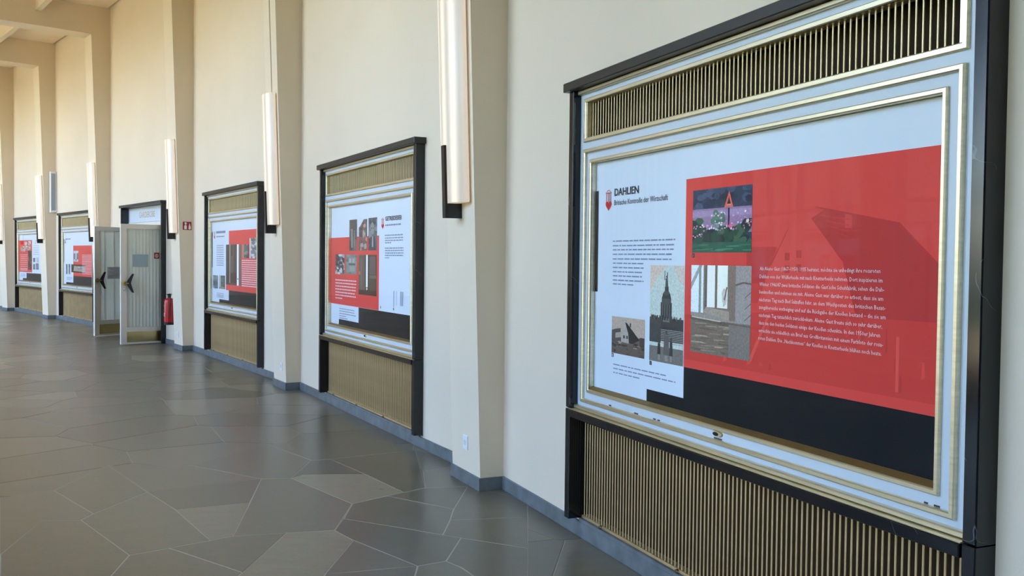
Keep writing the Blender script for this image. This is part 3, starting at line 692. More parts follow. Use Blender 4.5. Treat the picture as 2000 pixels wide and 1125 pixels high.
# --- the DAHLIEN poster
D = DATA['0']; po = poster(0)
tag(po, 'printed exhibition poster headed DAHLIEN with flower photo and red text field', 'poster', 'exhibition posters behind glass')
RX = 1.221; zb_, zr = .887, 1.111
field([(-.306, RX, zr, 1.999)], 'red_field', 'red', po, 1)
field([(-.304, RX, zb_, zr), (-.643, -.304, zb_, .962)], 'black_field', 'inkblack', po, 1)
field([(-1.225, -1.193, 1.437, 2.0)], 'black_bar', 'inkblack', po, 1)
ho = Print(1.1); dk, md, lt = (206, 62, 60), (226, 70, 64), (245, 92, 82)
ho.poly(D['gable'], (243, 82, 74)); ho.poly([(.6, 1.43), (1.221, 1.43), (1.221, 1.15), (-.3, 1.15), (-.3, 1.36), (.25, 1.40)], md)
ho.poly([(-.3, 1.44), (.25, 1.44), (.33, 1.60), (.25, 1.60), (.05, 1.47)], md)
ho.poly(D['roof'][:3] + [(1.221, 1.592), (1.221, 1.42)] + D['roof'][5:], dk); ho.poly(D['chimney'], (234, 76, 70)); ho.poly(D['ridge'], dk)
ho.poly(D['barn'], (216, 66, 62)); ho.poly(D['edge'], dk)
for j in range(4): ho.poly([(.62 + .03 * j, 1.795 - .022 * j), (.78, 1.775 - .022 * j), (.78, 1.770 - .022 * j), (.62 + .03 * j, 1.790 - .022 * j)], (218, 67, 62))
for x, z in ((.42, 1.62), (.49, 1.63), (.42, 1.57), (.49, 1.575)): ho.rect(x, x + .03, z, z + .03, (216, 66, 62))
rg = random.Random(3)
for j in range(26):
    x = rg.uniform(-.2, 1.15); z = rg.uniform(1.16, 1.36); w_ = rg.uniform(.008, .03); h_ = rg.uniform(.02, .09)
    ho.poly([(x, z), (x + w_, z + .01), (x + w_ * .8, z + h_), (x + w_ * .2, z + h_)], rg.choice([(242, 84, 76), (234, 76, 70), (212, 64, 60)]))
ho.rect(1.02, 1.034, 1.17, 1.36, lt); ho.poly([(.19, 1.19), (.215, 1.19), (.335, 1.40), (.322, 1.40)], lt)
ho.obj('house_silhouette', po)
P_ = Print(2); S_ = Sub(P_, D['flower'])
S_.rect(0, 1, 0, 1, (58, 66, 84)); rg = random.Random(11)
for j in range(30): S_.blob(rg.random(), rg.uniform(.72, 1), rg.uniform(.05, .13), rg.uniform(.04, .09), rg.choice([(50, 58, 78), (66, 78, 98), (44, 50, 66), (76, 88, 112)]), rg=rg)
S_.rect(0, 1, .30, .69, (158, 128, 158)); S_.rect(0, 1, .56, .66, (172, 146, 178))
for j in range(60): S_.blob(rg.random(), rg.uniform(.18, .42) + .08 * math.sin(6 * j), rg.uniform(.05, .11), rg.uniform(.05, .1), rg.choice([(40, 58, 50), (54, 78, 62), (34, 46, 48), (72, 100, 76), (48, 66, 60)]), rg=rg)
for j in range(12): S_.blob(rg.uniform(.35, .55), rg.uniform(.4, .62), .05, .06, rg.choice([(96, 128, 104), (116, 146, 122), (84, 112, 96)]), rg=rg)
S_.rect(0, 1, 0, .16, (50, 96, 76)); 
for j in range(14): S_.blob(rg.random(), rg.uniform(.02, .15), .12, .015, rg.choice([(66, 118, 90), (40, 82, 66), (80, 134, 108)]), rg=rg)
for j in range(95):
    u = rg.random(); S_.blob(u, rg.uniform(.34, .62) - .1 * (u < .2), rg.uniform(.008, .022), rg.uniform(.008, .02), rg.choice([(222, 176, 206), (198, 138, 182), (238, 216, 232), (214, 120, 160), (240, 236, 240), (186, 132, 176)]), k=6, rg=rg)
S_.blob(.94, .47, .03, .03, (232, 226, 190), rg=rg); S_.blob(.67, .41, .05, .04, (214, 110, 140), rg=rg)
S_.rect(.625, .645, .42, .68, (52, 40, 84))
S_.poly([(.56, .69), (.71, .69), (.64, .94)], (232, 106, 92)); S_.poly([(.605, .735), (.67, .735), (.638, .85)], (70, 52, 56)); S_.rect(.605, .67, .715, .74, (214, 150, 140))
P_.obj('photo', po, 'picture')
P_ = Print(2); S_ = Sub(P_, D['hall'])
S_.rect(0, 1, 0, 1, (160, 148, 138)); S_.rect(0, .66, .50, 1, (140, 122, 108))
for a, b_, c, col in ((.0, .22, .46, (238, 246, 244)), (.28, .42, .53, (252, 250, 240)), (.46, .63, .53, (255, 253, 238))): S_.rect(a, b_, c, 1, col)
S_.poly([(.0, .72), (.0, .80), (.14, 1), (.20, 1)], (170, 170, 164)); S_.rect(.14, .18, .46, 1, (150, 150, 144)); S_.rect(.25, .285, .5, 1, (112, 94, 80)); S_.rect(.42, .455, .5, 1, (128, 108, 92))
S_.blob(.58, .65, .05, .12, (210, 200, 192)); S_.poly([(.57, .62), (.59, .62), (.63, .76), (.61, .77)], (120, 104, 92))
S_.rect(.645, .76, .4, 1, (138, 118, 104)); S_.rect(.76, 1, .38, 1, (166, 154, 148))
S_.poly([(.76, .80), (.88, .83), (1, .82), (1, .80), (.88, .81), (.76, .78)], (110, 96, 86))
for j in range(3): S_.poly([(.9, .66 - .12 * j), (1, .73 - .12 * j), (1, .715 - .12 * j), (.9, .65 - .12 * j)], (118, 108, 100))
S_.poly([(.22, .47), (.27, .53), (.66, .50), (.66, .40)], (172, 156, 138)); S_.rect(0, 1, 0, .38, (128, 112, 98))
S_.poly([(0, .42), (.6, .38), (1, .36), (1, .3), (0, .38)], (108, 92, 80)); S_.poly([(.02, .415), (.56, .385), (.5, .375), (.02, .40)], (206, 190, 166))
rg = random.Random(4)
for j in range(46):
    u, v = rg.uniform(0, .66), rg.uniform(.02, .34); S_.poly([(u, v), (u + rg.uniform(.06, .3), v + .004), (u + .18, v + .018), (u, v + .014)], rg.choice([(160, 142, 124), (148, 130, 112), (112, 96, 84), (186, 168, 146), (120, 104, 90)]))
S_.poly([(.66, .0), (1, .0), (1, .35), (.66, .36)], (134, 122, 114))
P_.obj('photo', po, 'picture')
P_ = Print(2); S_ = Sub(P_, D['monument'])
S_.rect(0, 1, 0, 1, (206, 214, 204)); S_.poly([(0, .72), (0, 1), (.5, 1), (.2, .86)], (222, 200, 182)); S_.poly([(.7, 1), (1, 1), (1, .8), (.85, .86)], (222, 202, 188))
dg_, mg = (62, 60, 58), (84, 82, 80)
S_.rect(.33, .66, .45, .62, dg_); S_.rect(.36, .64, .60, .66, mg); S_.poly([(.36, .66), (.64, .66), (.6, .72), (.4, .72)], dg_); S_.blob(.5, .72, .1, .035, mg)
S_.rect(.45, .56, .74, .78, dg_); S_.poly([(.46, .78), (.55, .78), (.53, .87), (.47, .87)], mg); S_.blob(.50, .885, .025, .012, mg); S_.poly([(.43, .85), (.455, .85), (.45, .945), (.435, .945)], mg); S_.poly([(.50, .87), (.53, .87), (.53, .93), (.51, .93)], dg_)
for u in (.37, .44, .51, .58): S_.rect(u, u + .03, .46, .6, (104, 102, 98))
S_.rect(0, 1, .22, .46, (70, 68, 66)); S_.rect(.40, .6, .42, .46, (120, 118, 112))
rg = random.Random(8)
for j in range(40): S_.poly([(u := rg.random(), .44), (u + .03, .44), (u + .025, .47 + rg.random() * .02), (u + .005, .47 + rg.random() * .02)], rg.choice([(48, 46, 46), (64, 62, 60), (96, 92, 88)]))
for j in range(9): S_.rect(.18 if j > 3 else 0.0, 1, .20 + j * .017, .206 + j * .017, (168, 162, 154))
S_.rect(0, 1, 0, .16, (122, 116, 108)); S_.rect(0, .35, .2, .44, (78, 76, 74))
for u, w_, hh, c1 in ((.30, .05, .14, (60, 56, 54)), (.52, .09, .26, (104, 98, 92)), (.66, .05, .19, (66, 62, 60))):
    S_.poly([(u - w_, .08), (u + w_, .08), (u + w_ * .75, .08 + hh * .8), (u - w_ * .75, .08 + hh * .8)], c1); S_.blob(u, .08 + hh * .9, .035, .022, (84, 76, 72)); S_.rect(u - w_ * .5, u + w_ * .5, .02, .08, (148, 140, 132))
P_.obj('photo', po, 'picture')
P_ = Print(2); S_ = Sub(P_, D['house'])
S_.rect(0, 1, 0, 1, (196, 172, 154)); S_.rect(0, 1, .3, .5, (110, 96, 86)); S_.poly([(0, .3), (0, .62), (.1, .66), (.28, .7), (.3, .3)], (92, 82, 76)); S_.poly([(.12, .42), (.3, .46), (.3, .60), (.12, .56)], (176, 162, 150))
S_.poly([(.3, .34), (.3, .66), (.42, .86), (.54, .6), (.54, .32)], (186, 174, 162)); S_.poly([(.42, .87), (.47, .86), (.86, .45), (.66, .33), (.54, .33), (.52, .58)], (56, 50, 48)); S_.rect(.56, .6, .76, .86, (70, 60, 56))
S_.rect(.36, .42, .44, .52, (84, 74, 68)); S_.rect(.46, .51, .44, .52, (84, 74, 68)); S_.rect(0, 1, 0, .3, (106, 90, 80)); S_.rect(.86, 1, .28, .52, (80, 70, 64))
rg = random.Random(6)
for j in range(20): S_.blob(rg.random(), rg.uniform(.02, .32), rg.uniform(.04, .1), rg.uniform(.015, .05), rg.choice([(66, 58, 54), (138, 118, 102), (92, 80, 72), (172, 148, 128)]), rg=rg)
P_.obj('photo', po, 'picture')
for key, ch in (('tab1', '1'), ('tab2', '2'), ('tab3', '3')):
    t_ = field([D[key]], 'number_tab', 'ink', po, 2.4); a, b_, c, d = D[key]
    text_obj('number', ch, a + .007, b_ - .007, c + .004, d - c - .008, 'white', t_, 4)
text_obj('heading', 'DAHLIEN', *D['head'][:2], D['head'][2], D['head'][3] - D['head'][2], 'ink', po, 3, 4, .022)
text_obj('subheading', 'Britische Kontrolle der Wirtschaft', *D['sub'][:2], D['sub'][2] + .003, .028, 'ink', po, 3, 3)
emblem(D['icon'], po)
TXT = ['Als Aleine Gast (1867–1950) 1935 heiratet, möchte sie unbedingt ihre rosaroten',
 'Dahlien von der Wülferheide mit nach Knetterheide nehmen. Dort inspizieren im',
 'Winter 1946/47 zwei britische Soldaten die Gast’sche Schuhfabrik, sehen die Dah-',
 'lienknollen und nehmen sie mit. Aleine Gast war darüber so erbost, dass sie am',
 'nächsten Tag nach Bad Salzuflen fuhr, an dem Wachposten des britischen Besat-',
 'zungsbereichs vorbeiging und auf die Rückgabe der Knollen bestand – die sie am',
 'nächsten Tag tatsächlich zurückbekam. Aleine Gast freute sich so sehr darüber,',
 'dass sie den beiden Soldaten einige der Knollen schenkte. In den 1950er Jahren',
 'erreichte sie schließlich ein Brief aus Großbritannien mit einem Farbfoto der rosa-',
 'roten Dahlien. Die „Nachkommen“ der Knollen in Knetterheide blühen noch heute.']
for s_, (a, b_, z) in zip(TXT, D['red_text']): text_obj('text_line', s_, a, b_, z - .006, .0155, 'pinkink', po, 3, 1)
words('paragraph', D['para'], .0065, 'greyink', po, 3, 1)
words('picture_credits', D['legend'], .006, 'greyink', po, 3, 2)

# --- the other posters
def vague(r, pal, seed, par, n=26):
    """small picture of which only the masses can be made out"""
    P_ = Print(2); S_ = Sub(P_, r); rg = random.Random(seed); S_.rect(0, 1, 0, 1, pal[0])
    for j in range(n): S_.blob(rg.random(), rg.random(), rg.uniform(.08, .25), rg.uniform(.05, .16), rg.choice(pal[1:]), rg=rg)
    return P_, S_
GREY = [(128, 124, 122), (84, 80, 80), (164, 158, 154), (60, 58, 60), (108, 104, 106)]
SEP = [(96, 74, 62), (70, 52, 44), (116, 92, 78), (52, 40, 36), (134, 108, 90)]
GRN = [(98, 104, 96), (66, 72, 66), (138, 142, 134), (176, 178, 172), (50, 54, 52)]
def standard(k, label, mirrored):
    D = DATA[str(k)]; o = poster(k); tag(o, label, 'poster', 'exhibition posters behind glass')
    return D, o
D, o = standard(1, 'printed exhibition poster headed GETREIDESIEB with red field on its left', 1)
field([(-1.225, .322, 1.115, 1.827)], 'red_field', 'red', o, 1)
field([(-.278, 1.221, .887, 1.113), (-.937, -.278, .887, .958)], 'black_field', 'inkblack', o, 1)
ph = D['photos']
P_, S_ = vague(ph[0], [(96, 88, 84), (70, 62, 60), (120, 112, 106), (84, 92, 84)], 1, o); S_.rect(.1, .9, .7, 1, (92, 78, 72)); S_.rect(.3, .42, .1, .7, (176, 168, 160)); S_.rect(.6, .7, .1, .66, (150, 142, 134)); P_.obj('photo', o, 'picture')
P_, S_ = vague(ph[1], [(112, 96, 90), (80, 66, 62), (176, 160, 150), (150, 88, 84)], 2, o); S_.poly([(0, .75), (.2, .8), (.6, 1), (0, 1)], (222, 226, 236)); S_.blob(.7, .8, .16, .07, (206, 150, 140)); P_.obj('photo', o, 'picture')
P_, S_ = vague(ph[2], [(104, 104, 108), (84, 84, 90), (140, 138, 138), (66, 66, 72)], 3, o); S_.blob(.45, .68, .28, .2, (150, 146, 142), k=12); S_.rect(.3, .42, .66, .7, (76, 72, 72)); S_.rect(.52, .62, .66, .7, (76, 72, 72)); S_.poly([(.1, 0), (.9, 0), (.75, .42), (.25, .42)], (70, 70, 78)); S_.poly([(.42, .1), (.58, .1), (.56, .42), (.44, .42)], (170, 168, 168)); P_.obj('photo', o, 'picture')
P_, S_ = vague(ph[3], [(126, 122, 124), (76, 74, 78), (180, 176, 176), (214, 210, 208), (52, 50, 54)], 4, o, 44); P_.obj('photo', o, 'picture')
P_, S_ = vague(ph[4], [(132, 130, 122), (112, 112, 104), (148, 146, 138)], 5, o, 14); S_.poly([(.12, .1), (.92, .06), (.9, .86), (.3, .9)], (142, 142, 136)); S_.rect(.28, .88, .46, .54, (92, 92, 88)); S_.rect(.3, .5, .58, .8, (176, 176, 170)); S_.rect(.6, .82, .58, .8, (172, 172, 166)); S_.rect(.36, .82, .16, .4, (160, 158, 152)); P_.obj('photo', o, 'picture')
def doorway(r, o):
    P_ = Print(2); S_ = Sub(P_, r)
    S_.rect(0, 1, 0, 1, (84, 66, 54)); S_.rect(0, .36, .1, 1, (112, 94, 82)); S_.rect(.36, .42, .08, 1, (70, 54, 46)); S_.rect(.42, .52, .2, 1, (250, 246, 238)); S_.rect(.52, .6, .1, 1, (66, 50, 42)); S_.rect(.6, .94, .52, .96, (108, 92, 84)); S_.rect(.6, .98, .42, .5, (128, 104, 88)); S_.rect(.58, 1, .14, .42, (92, 74, 54)); S_.rect(0, 1, 0, .12, (70, 46, 38)); S_.blob(.47, .16, .05, .04, (220, 206, 190)); S_.rect(.12, .2, .2, .9, (124, 106, 94)); S_.blob(.05, .54, .06, .06, (186, 122, 84))
    return P_.obj('photo', o, 'picture')
doorway(ph[5], o)
text_obj('heading', 'GETREIDESIEB', *D['head'][:2], D['head'][2], D['head'][3] - D['head'][2], 'ink', o, 3, 3, .022)
words('subheading', [(D['sub'][0], D['sub'][1], (D['sub'][2] + D['sub'][3]) / 2)], .014, 'greyink', o, 3, 3)
emblem(D['icon'], o)
words('paragraph', D['para'], .010, 'greyink', o, 3, 4); words('red_field_text', D['red_text'], .012, 'pinkink', o, 3, 5); words('picture_credits', D['legend'], .009, 'greyink', o, 3, 6)
field([(x0 + j * (x1 - x0) / 3, x0 + (j + .45) * (x1 - x0) / 3, z0, z1) for x0, x1, z0, z1 in D['credits'] for j in range(3)], 'imprint', 'greyink', o, 3)
field(D['tabs'], 'number_tab', 'ink', o, 2.4)

D, o = standard(2, 'printed exhibition poster with tall brown doorway photo, beside the red fire extinguisher', 0)
field([(-.264, 1.221, 1.103, 1.998), (-.42, -.264, 1.103, 1.19)], 'red_field', 'red', o, 1)
field([(-.264, 1.221, .887, 1.103), (-.8, -.264, .887, .95)], 'black_field', 'inkblack', o, 1)
field([(-1.225, -1.193, 1.437, 2.0)], 'black_bar', 'inkblack', o, 1)
ph = D['photos']; x0, x1, z0, z1 = ph[0]; xr = .39
P_ = Print(2); S_ = Sub(P_, (x0, xr, z0, z1))
S_.rect(0, 1, 0, 1, (92, 76, 66)); S_.rect(0, .22, 0, 1, (70, 60, 50)); S_.rect(.24, .28, .05, 1, (196, 170, 148)); S_.rect(.3, .5, .3, 1, (104, 88, 78)); S_.rect(.34, .44, .72, .98, (66, 56, 52)); S_.rect(.5, .68, .05, 1, (82, 66, 58)); S_.rect(.72, .83, 0, 1, (252, 250, 246)); S_.rect(.83, 1, 0, 1, (128, 92, 84)); S_.rect(.3, .7, .05, .3, (74, 48, 44)); S_.blob(.78, .16, .05, .02, (150, 130, 120))
P_.obj('photo', o, 'picture')
P_, S_ = vague(ph[2], GRN, 7, o); S_.rect(0, .28, 0, 1, (172, 130, 112)); S_.rect(.3, .8, .5, .95, (96, 106, 102)); S_.rect(.82, 1, 0, 1, (96, 74, 70)); P_.obj('photo', o, 'picture')
P_, S_ = vague((ph[3][0], 1.19, ph[3][2], ph[3][3]), [(190, 176, 178), (96, 104, 104), (212, 206, 212), (126, 130, 132)], 8, o, 34); S_.rect(.0, .16, 0, 1, (222, 196, 190)); P_.obj('photo', o, 'picture')
P_, S_ = vague(ph[4], [(118, 126, 124), (140, 148, 146), (98, 104, 102)], 9, o); S_.rect(.08, .9, .15, .62, (104, 106, 112)); P_.obj('photo', o, 'picture')
P_, S_ = vague(ph[5], [(84, 88, 78), (56, 62, 52), (108, 112, 100)], 10, o); S_.rect(0, .28, .1, 1, (168, 184, 190)); S_.rect(.1, .9, 0, .16, (154, 140, 106)); P_.obj('photo', o, 'picture')
words('heading', [(D['head'][0], D['head'][1], (D['head'][2] + D['head'][3]) / 2)], .036, 'greyink', o, 3, 7); words('subheading', [(D['sub'][0], D['sub'][1], (D['sub'][2] + D['sub'][3]) / 2)], .016, 'greyink', o, 3, 8)
emblem((-1.108, -1.04, 1.883, 1.999), o)
words('paragraph', D['para'], .012, 'greyink', o, 3, 9); words('red_field_text', [(a, 1.17, z) for a, b_, z in D['red_text'] if z > 1.17], .014, 'pinkink', o, 3, 10); words('picture_credits', D['legend'], .01, 'greyink', o, 3, 11)

D, o = standard(4, 'printed exhibition poster half hidden by the far open door leaf', 0)
field([(-.41, 1.221, 1.113, 1.834)], 'red_field', 'red', o, 1)
field([(-.41, 1.221, .887, 1.113), (-1.027, -.41, .887, .95)], 'black_field', 'inkblack', o, 1)
field([(-1.225, -1.193, 1.437, 2.0)], 'black_bar', 'inkblack', o, 1)
ph = D['photos']
P_ = Print(2); S_ = Sub(P_, ph[0]); S_.rect(0, 1, 0, 1, (124, 120, 126)); S_.poly([(0, .75), (1, .8), (1, 1), (0, 1)], (206, 212, 212)); S_.rect(.4, .65, 0, .8, (200, 212, 212)); S_.poly([(.65, 0), (1, .1), (.8, .75), (.65, .75)], (96, 84, 100)); S_.rect(0, 1, 0, .22, (190, 184, 190)); S_.rect(.45, .6, .08, .25, (84, 84, 92)); P_.obj('photo', o, 'picture')
P_ = Print(2); S_ = Sub(P_, (-.578, .58, 1.195, 1.387)); S_.rect(0, 1, 0, 1, (52, 32, 32)); S_.poly([(.16, .18), (1, .1), (1, .78), (.2, .8)], (166, 154, 142)); S_.rect(.45, .8, .4, .6, (142, 132, 122)); S_.rect(.5, .6, .55, .75, (190, 184, 176)); P_.obj('photo', o, 'picture')
for j in (2, 3): P_, S_ = vague(ph[j], [(96, 104, 110), (70, 76, 84), (140, 152, 152)], 20 + j, o, 16); P_.obj('photo', o, 'picture')
words('heading', [(D['head'][0], D['head'][1] + .1, (D['head'][2] + D['head'][3]) / 2)], .03, 'greyink', o, 3, 12)
emblem((-1.108, -1.04, 1.883, 1.999), o)
words('red_field_text', [(.33, 1.05, z) for a, b_, z in D['red_text']], .012, 'pinkink', o, 3, 13); words('picture_credits', D['legend'], .01, 'greyink', o, 3, 14)

D, o = standard(5, 'farthest printed exhibition poster, small white photos on its right half', 1)
field([(-1.225, .09, 1.125, 2.0)], 'red_field', 'red', o, 1)
field([(-.481, 1.221, .887, 1.107), (-.862, -.481, .887, .962)], 'black_field', 'inkblack', o, 1)
pals = [[(224, 206, 196), (150, 120, 112)], [(224, 206, 196), (130, 110, 104)], [(190, 140, 120), (214, 190, 178)], [(206, 186, 180), (150, 130, 128)], [(190, 150, 146), (120, 70, 70), (226, 214, 210)], SEP[3:] + SEP[:1], [(110, 116, 124), (84, 90, 98)], [(178, 184, 190), (200, 206, 210)], [(120, 124, 132), (92, 96, 104)], [(110, 112, 118), (140, 144, 150)]]
for j, r_ in enumerate(D['photos']): P_, S_ = vague(r_, pals[j], 40 + j, o, 10); P_.obj('photo', o, 'picture')
words('red_field_text', [r_ for r_ in D['red_text'] if r_[2] > 1.15], .012, 'pinkink', o, 3, 15); words('paragraph', [(.2, .75, z) for a, b_, z in D['para']], .01, 'greyink', o, 3, 16)
words('heading', [(.5, .92, 1.98)], .03, 'greyink', o, 3, 17); emblem((.388, .456, 1.884, 1.991), o); words('picture_credits', D['legend'], .012, 'greyink', o, 3, 18)

# ------------------------------------------------------------------ wall lamps on the pilasters
def build_lamp():
    R = empty('wall_lamp'); Z0, Z1 = 2.006, 3.585; g = .016; a, b_ = .215, .092; n = 28
    def sect(z, f=1.0): return [(a * f * math.cos(math.pi * j / n), -(PD0 + LEAN * z + g + b_ * f * math.sin(math.pi * j / n)), z) for j in range(n + 1)]
    q = MB(); N = n + 1
    vs = sect(Z0, .985) + sect(Z0 + .006) + sect(Z1 - .006) + sect(Z1, .985)
    fs = [(r_ * N + j, r_ * N + j + 1, (r_ + 1) * N + j + 1, (r_ + 1) * N + j) for r_ in range(3) for j in range(n)]
    fs += [tuple(range(N)), tuple(range(3 * N, 4 * N)), (0, N, N + n, n), (N, 2 * N, 2 * N + n, N + n), (2 * N, 3 * N, 3 * N + n, 2 * N + n)]
    q.add(vs, fs).obj('shade', MAT['shade'], R, smooth=True)
    MB().box(-.19, .19, PD0, PD0 + g - .001, Z0 + .01, Z1 - .01, LEAN).obj('back_plate', MAT['plastic'], R)
    br = MB().box(-.029, .029, PD0, PD0 + .104, 1.90, 2.003, LEAN).obj('bracket', MAT['black'], R)
    MB().box(-.029, .029, PD0 + .1085, PD0 + .126, 1.90, 2.41, LEAN).box(-.029, .029, PD0 + .104, PD0 + .1085, 1.90, 1.99, LEAN).obj('upright_bar', MAT['bracket'], R)
    return R
l0 = build_lamp()
LL = {1: 'tall glowing wall lamp on the pilaster between the DAHLIEN and GETREIDESIEB cases',
      2: 'tall glowing wall lamp with cable duct above, left of the GETREIDESIEB case',
      3: 'tall glowing wall lamp on the pilaster bearing the red fire extinguisher sign',
      4: 'tall glowing wall lamp whose foot is hidden by the far open door leaf',
      5: 'tall glowing wall lamp on the pilaster bearing the grey loudspeaker',
      6: 'farthest tall wall lamp, cut by the left picture edge'}
for k in range(1, 7):
    o = l0 if k == 1 else copy_tree(l0)
    loc, rz = pil(k); o.location = loc; o.rotation_euler = (0, 0, rz)
    tag(o, LL[k], 'lamp', 'half-round lamps on the pilasters')
    if k == 2: MB().box(-.006, .030, PD0 + .0005, PD0 + .012, 3.60, 6.28, LEAN).obj('cable_duct', MAT['wall'], o)

# ------------------------------------------------------------------ doors
def leaf(parent, hinge, ang, w_, white):
    """door leaf from its hinge, x towards the free edge; ang in the local frame"""
    R = empty('door_leaf', (hinge[0], -hinge[1], 0)); R.parent = parent; R.rotation_euler = (0, 0, ang)
    H = 2.18; st = .105; t_ = .022
    def F(mb, nm, m, par=None): return mb.obj(nm, MAT[m], par or R)
    fr_ = MB().box(0, st, -t_, t_, .012, H).box(w_ - st, w_, -t_, t_, .012, H).box(st, w_ - st, -t_, t_, H - .085, H).box(st, w_ - st, -t_, t_, .235, .315).box(st, w_ - st, -t_, t_, .012, .045)
    F(fr_, 'leaf_frame', 'door')
    F(MB().ring(st - .004, w_ - st + .004, .311, H - .081, .012, t_, t_ + .005, .002), 'glazing_bead', 'door')
    F(MB().box(st, w_ - st, -.006, .006, .315, H - .085), 'reeded_pane', 'rib')
    q = MB(); iw = w_ - 2 * st
    if white:
        for u, ww in ((.06, .012), (.2, .016), (.52, .014), (.78, .018), (.92, .018)):
            x = w_ - st - u * iw
            for sg in (-1, 1): q.box(x - ww, x + ww, sg * .006 if sg > 0 else -.012, .012 if sg > 0 else -.006, .316, H - .086)
        F(q, 'pane_strips', 'ribwhite')
    else:
        nr = 11
        for j in range(nr):
            x = st + iw * (j + .5) / nr; ww = iw / nr * .36
            for sg in (-1, 1):
                n0 = .006 * sg
                q.add([(x - ww, -n0, .316), (x + ww, -n0, .316), (x + ww, -n0, H - .086), (x - ww, -n0, H - .086), (x, -(n0 + .012 * sg), .316), (x, -(n0 + .012 * sg), H - .086)], [(0, 4, 5, 3), (4, 1, 2, 5), (0, 1, 4), (3, 5, 2)])
        o = F(q, 'pane_flutes', 'rib'); o['kind'] = 'stuff'
    F(MB().box(st, w_ - st, -.014, .014, .045, .235), 'kick_plate', 'kick')
    for sg in (-1, 1):
        hx = w_ - .115
        n = 18   # boomerang grip, tips towards the hinge
        xs = []; top = []; bot = []
        for j in range(n + 1):
            u = -1 + 2 * j / n; zc = 1.113 + .168 * u; xc = hx - .082 * (abs(u) ** 1.15); hw = .042 * (1 - .64 * abs(u))
            top.append((xc + hw, zc)); bot.append((xc - hw, zc))
        ol = top + bot[::-1]; mN = len(ol); n0, n1 = sg * .062, sg * .084
        q = MB(); vs = [(x, -n0, z) for x, z in ol] + [(x, -n1, z) for x, z in ol]
        fs = [(j, (j + 1) % mN, mN + (j + 1) % mN, mN + j) for j in range(mN)]
        for b0 in (0, mN): fs += [(b0 + j, b0 + j + 1, b0 + mN - 2 - j, b0 + mN - 1 - j) for j in range(n)]
        hd = F(q.add(vs, fs), 'handle', 'black')
        F(MB().tube([(hx + .062, -sg * t_, 1.113), (hx + .062, -sg * .03, 1.113)], .042, 16).tube([(hx + .062, -sg * .03, 1.113), (hx + .045, -sg * .073, 1.113), (hx, -sg * .073, 1.113)], .014, 10), 'rosette', 'kick')
        F(MB().box(hx + .05, hx + .074, min(sg * t_, sg * .027), max(sg * t_, sg * .027), .99, 1.03), 'lock_cylinder', 'chrome')
    return R
def door_set(k, num_, leaves, lettering):
    R = empty('door_%d' % num_, *bay(k)[:2]); R['kind'] = 'structure'
    F = lambda mb, nm, m, par=None: mb.obj(nm, MAT[m], par or R)
    for sx_ in (-1.322, 1.322):
        o = F(MB().bbox(-.024, .024, -.25, .084, 0, 2.579), 'marble_jamb', 'marble'); o.location = (sx_, 0, 0)
    F(MB().bbox(-1.376, 1.376, -.1, .112, 2.579, 2.63), 'marble_cap', 'marblecap')
    F(MB().box(-1.298, 1.298, -.11, -.08, 2.275, 2.575), 'transom_panel', 'panel')
    F(MB().ring(-1.298, 1.298, 2.275, 2.575, .02, -.08, -.066, .003), 'transom_frame', 'panel')
    F(MB().bbox(-1.298, 1.298, -.14, -.05, 2.195, 2.27), 'transom_bar', 'door')
    F(MB().box(-1.298, -1.20, -.14, -.06, 0, 2.195).box(1.20, 1.298, -.14, -.06, 0, 2.195), 'side_post', 'door')
    if lettering:
        t_ = text_obj('lettering', lettering, -.60, .42, 2.365, .115, 'gold_letter', R, 0, 4)
        for v in t_.data.vertices: v.co.y = .0785
    for L_ in leaves: leaf(R, *L_)
    return R
d1 = door_set(3, 1, [((1.19, -.1), math.pi + math.radians(96), .89, False), ((-1.19, -.1), math.radians(-67), .89, True)], 'GARDEROBE')
d2 = door_set(6, 2, [((1.19, -.1), math.pi, 1.18, True), ((-1.19, -.1), 0.0, 1.18, True)], None)
# lobby behind the open doors
for k in DOORS:
    q = MB().box(-2.0, -1.9, -3.3, -.25, 0, 3.0).box(1.9, 2.0, -3.3, -.25, 0, 3.0).box(-2, 2, -3.4, -3.3, 0, 3.0).box(-2, 2, -3.4, -.25, 3.0, 3.1)
    o = q.obj('wall_lobby', MAT['wall'], kind='structure'); o.location = bay(k)[0]; o.rotation_euler = (0, 0, bay(k)[1])

# things on the leaves (placed in the leaf's frame, standing free of it)
def at_leaf(root, x, n, z):
    return Matrix(root) @ Vector((x, -n, z))
bpy.context.view_layer.update()
lv = [c for c in d1.children if c.name.startswith('door_leaf')]
near, far = lv[0], lv[1]
def on_leaf(ob, lf):
    ob.matrix_world = lf.matrix_world.copy(); return ob
# which side of each leaf faces the camera
def side(lf): 
    c = lf.matrix_world.inverted() @ Vector((0, 0, 1.6)); return -1 if c.y > 0 else 1
sn, sf = side(near), side(far)
def sheet(name, m, x0, x1, z0, z1, sg, base):
    a, b_ = sorted((sg * base, sg * (base + .0015))); return MB().box(x0, x1, a, b_, z0, z1).obj(name, MAT[m])
o = tag(on_leaf(sheet('paper_notice', 'film', .40, .68, 1.41, 1.63, sn, .020), near), 'pale blue-grey notice stuck to the near open door leaf', 'notice')
o = tag(on_leaf(sheet('paper_notice', 'paper', .24, .60, 1.14, 1.38, sf, .014), far), 'white printed notice stuck to the far open door leaf', 'notice')
q = MB()
for j in range(7):
    z = 1.355 - j * .026; a, b_ = sorted((sf * .0157, sf * .016)); q.box(.27, .57 - .06 * (j % 3), a, b_, z - .004, z + .004)
l_ = q.obj('printed_lines', MAT['greyink'], o)
R = tag(on_leaf(sheet('fire_sign', 'signred', .19, .29, 1.56, 1.67, sn, .027), near), 'small red hose reel sign at the hinge side of the near door leaf', 'sign')
y = -sn * .0290; n = 16
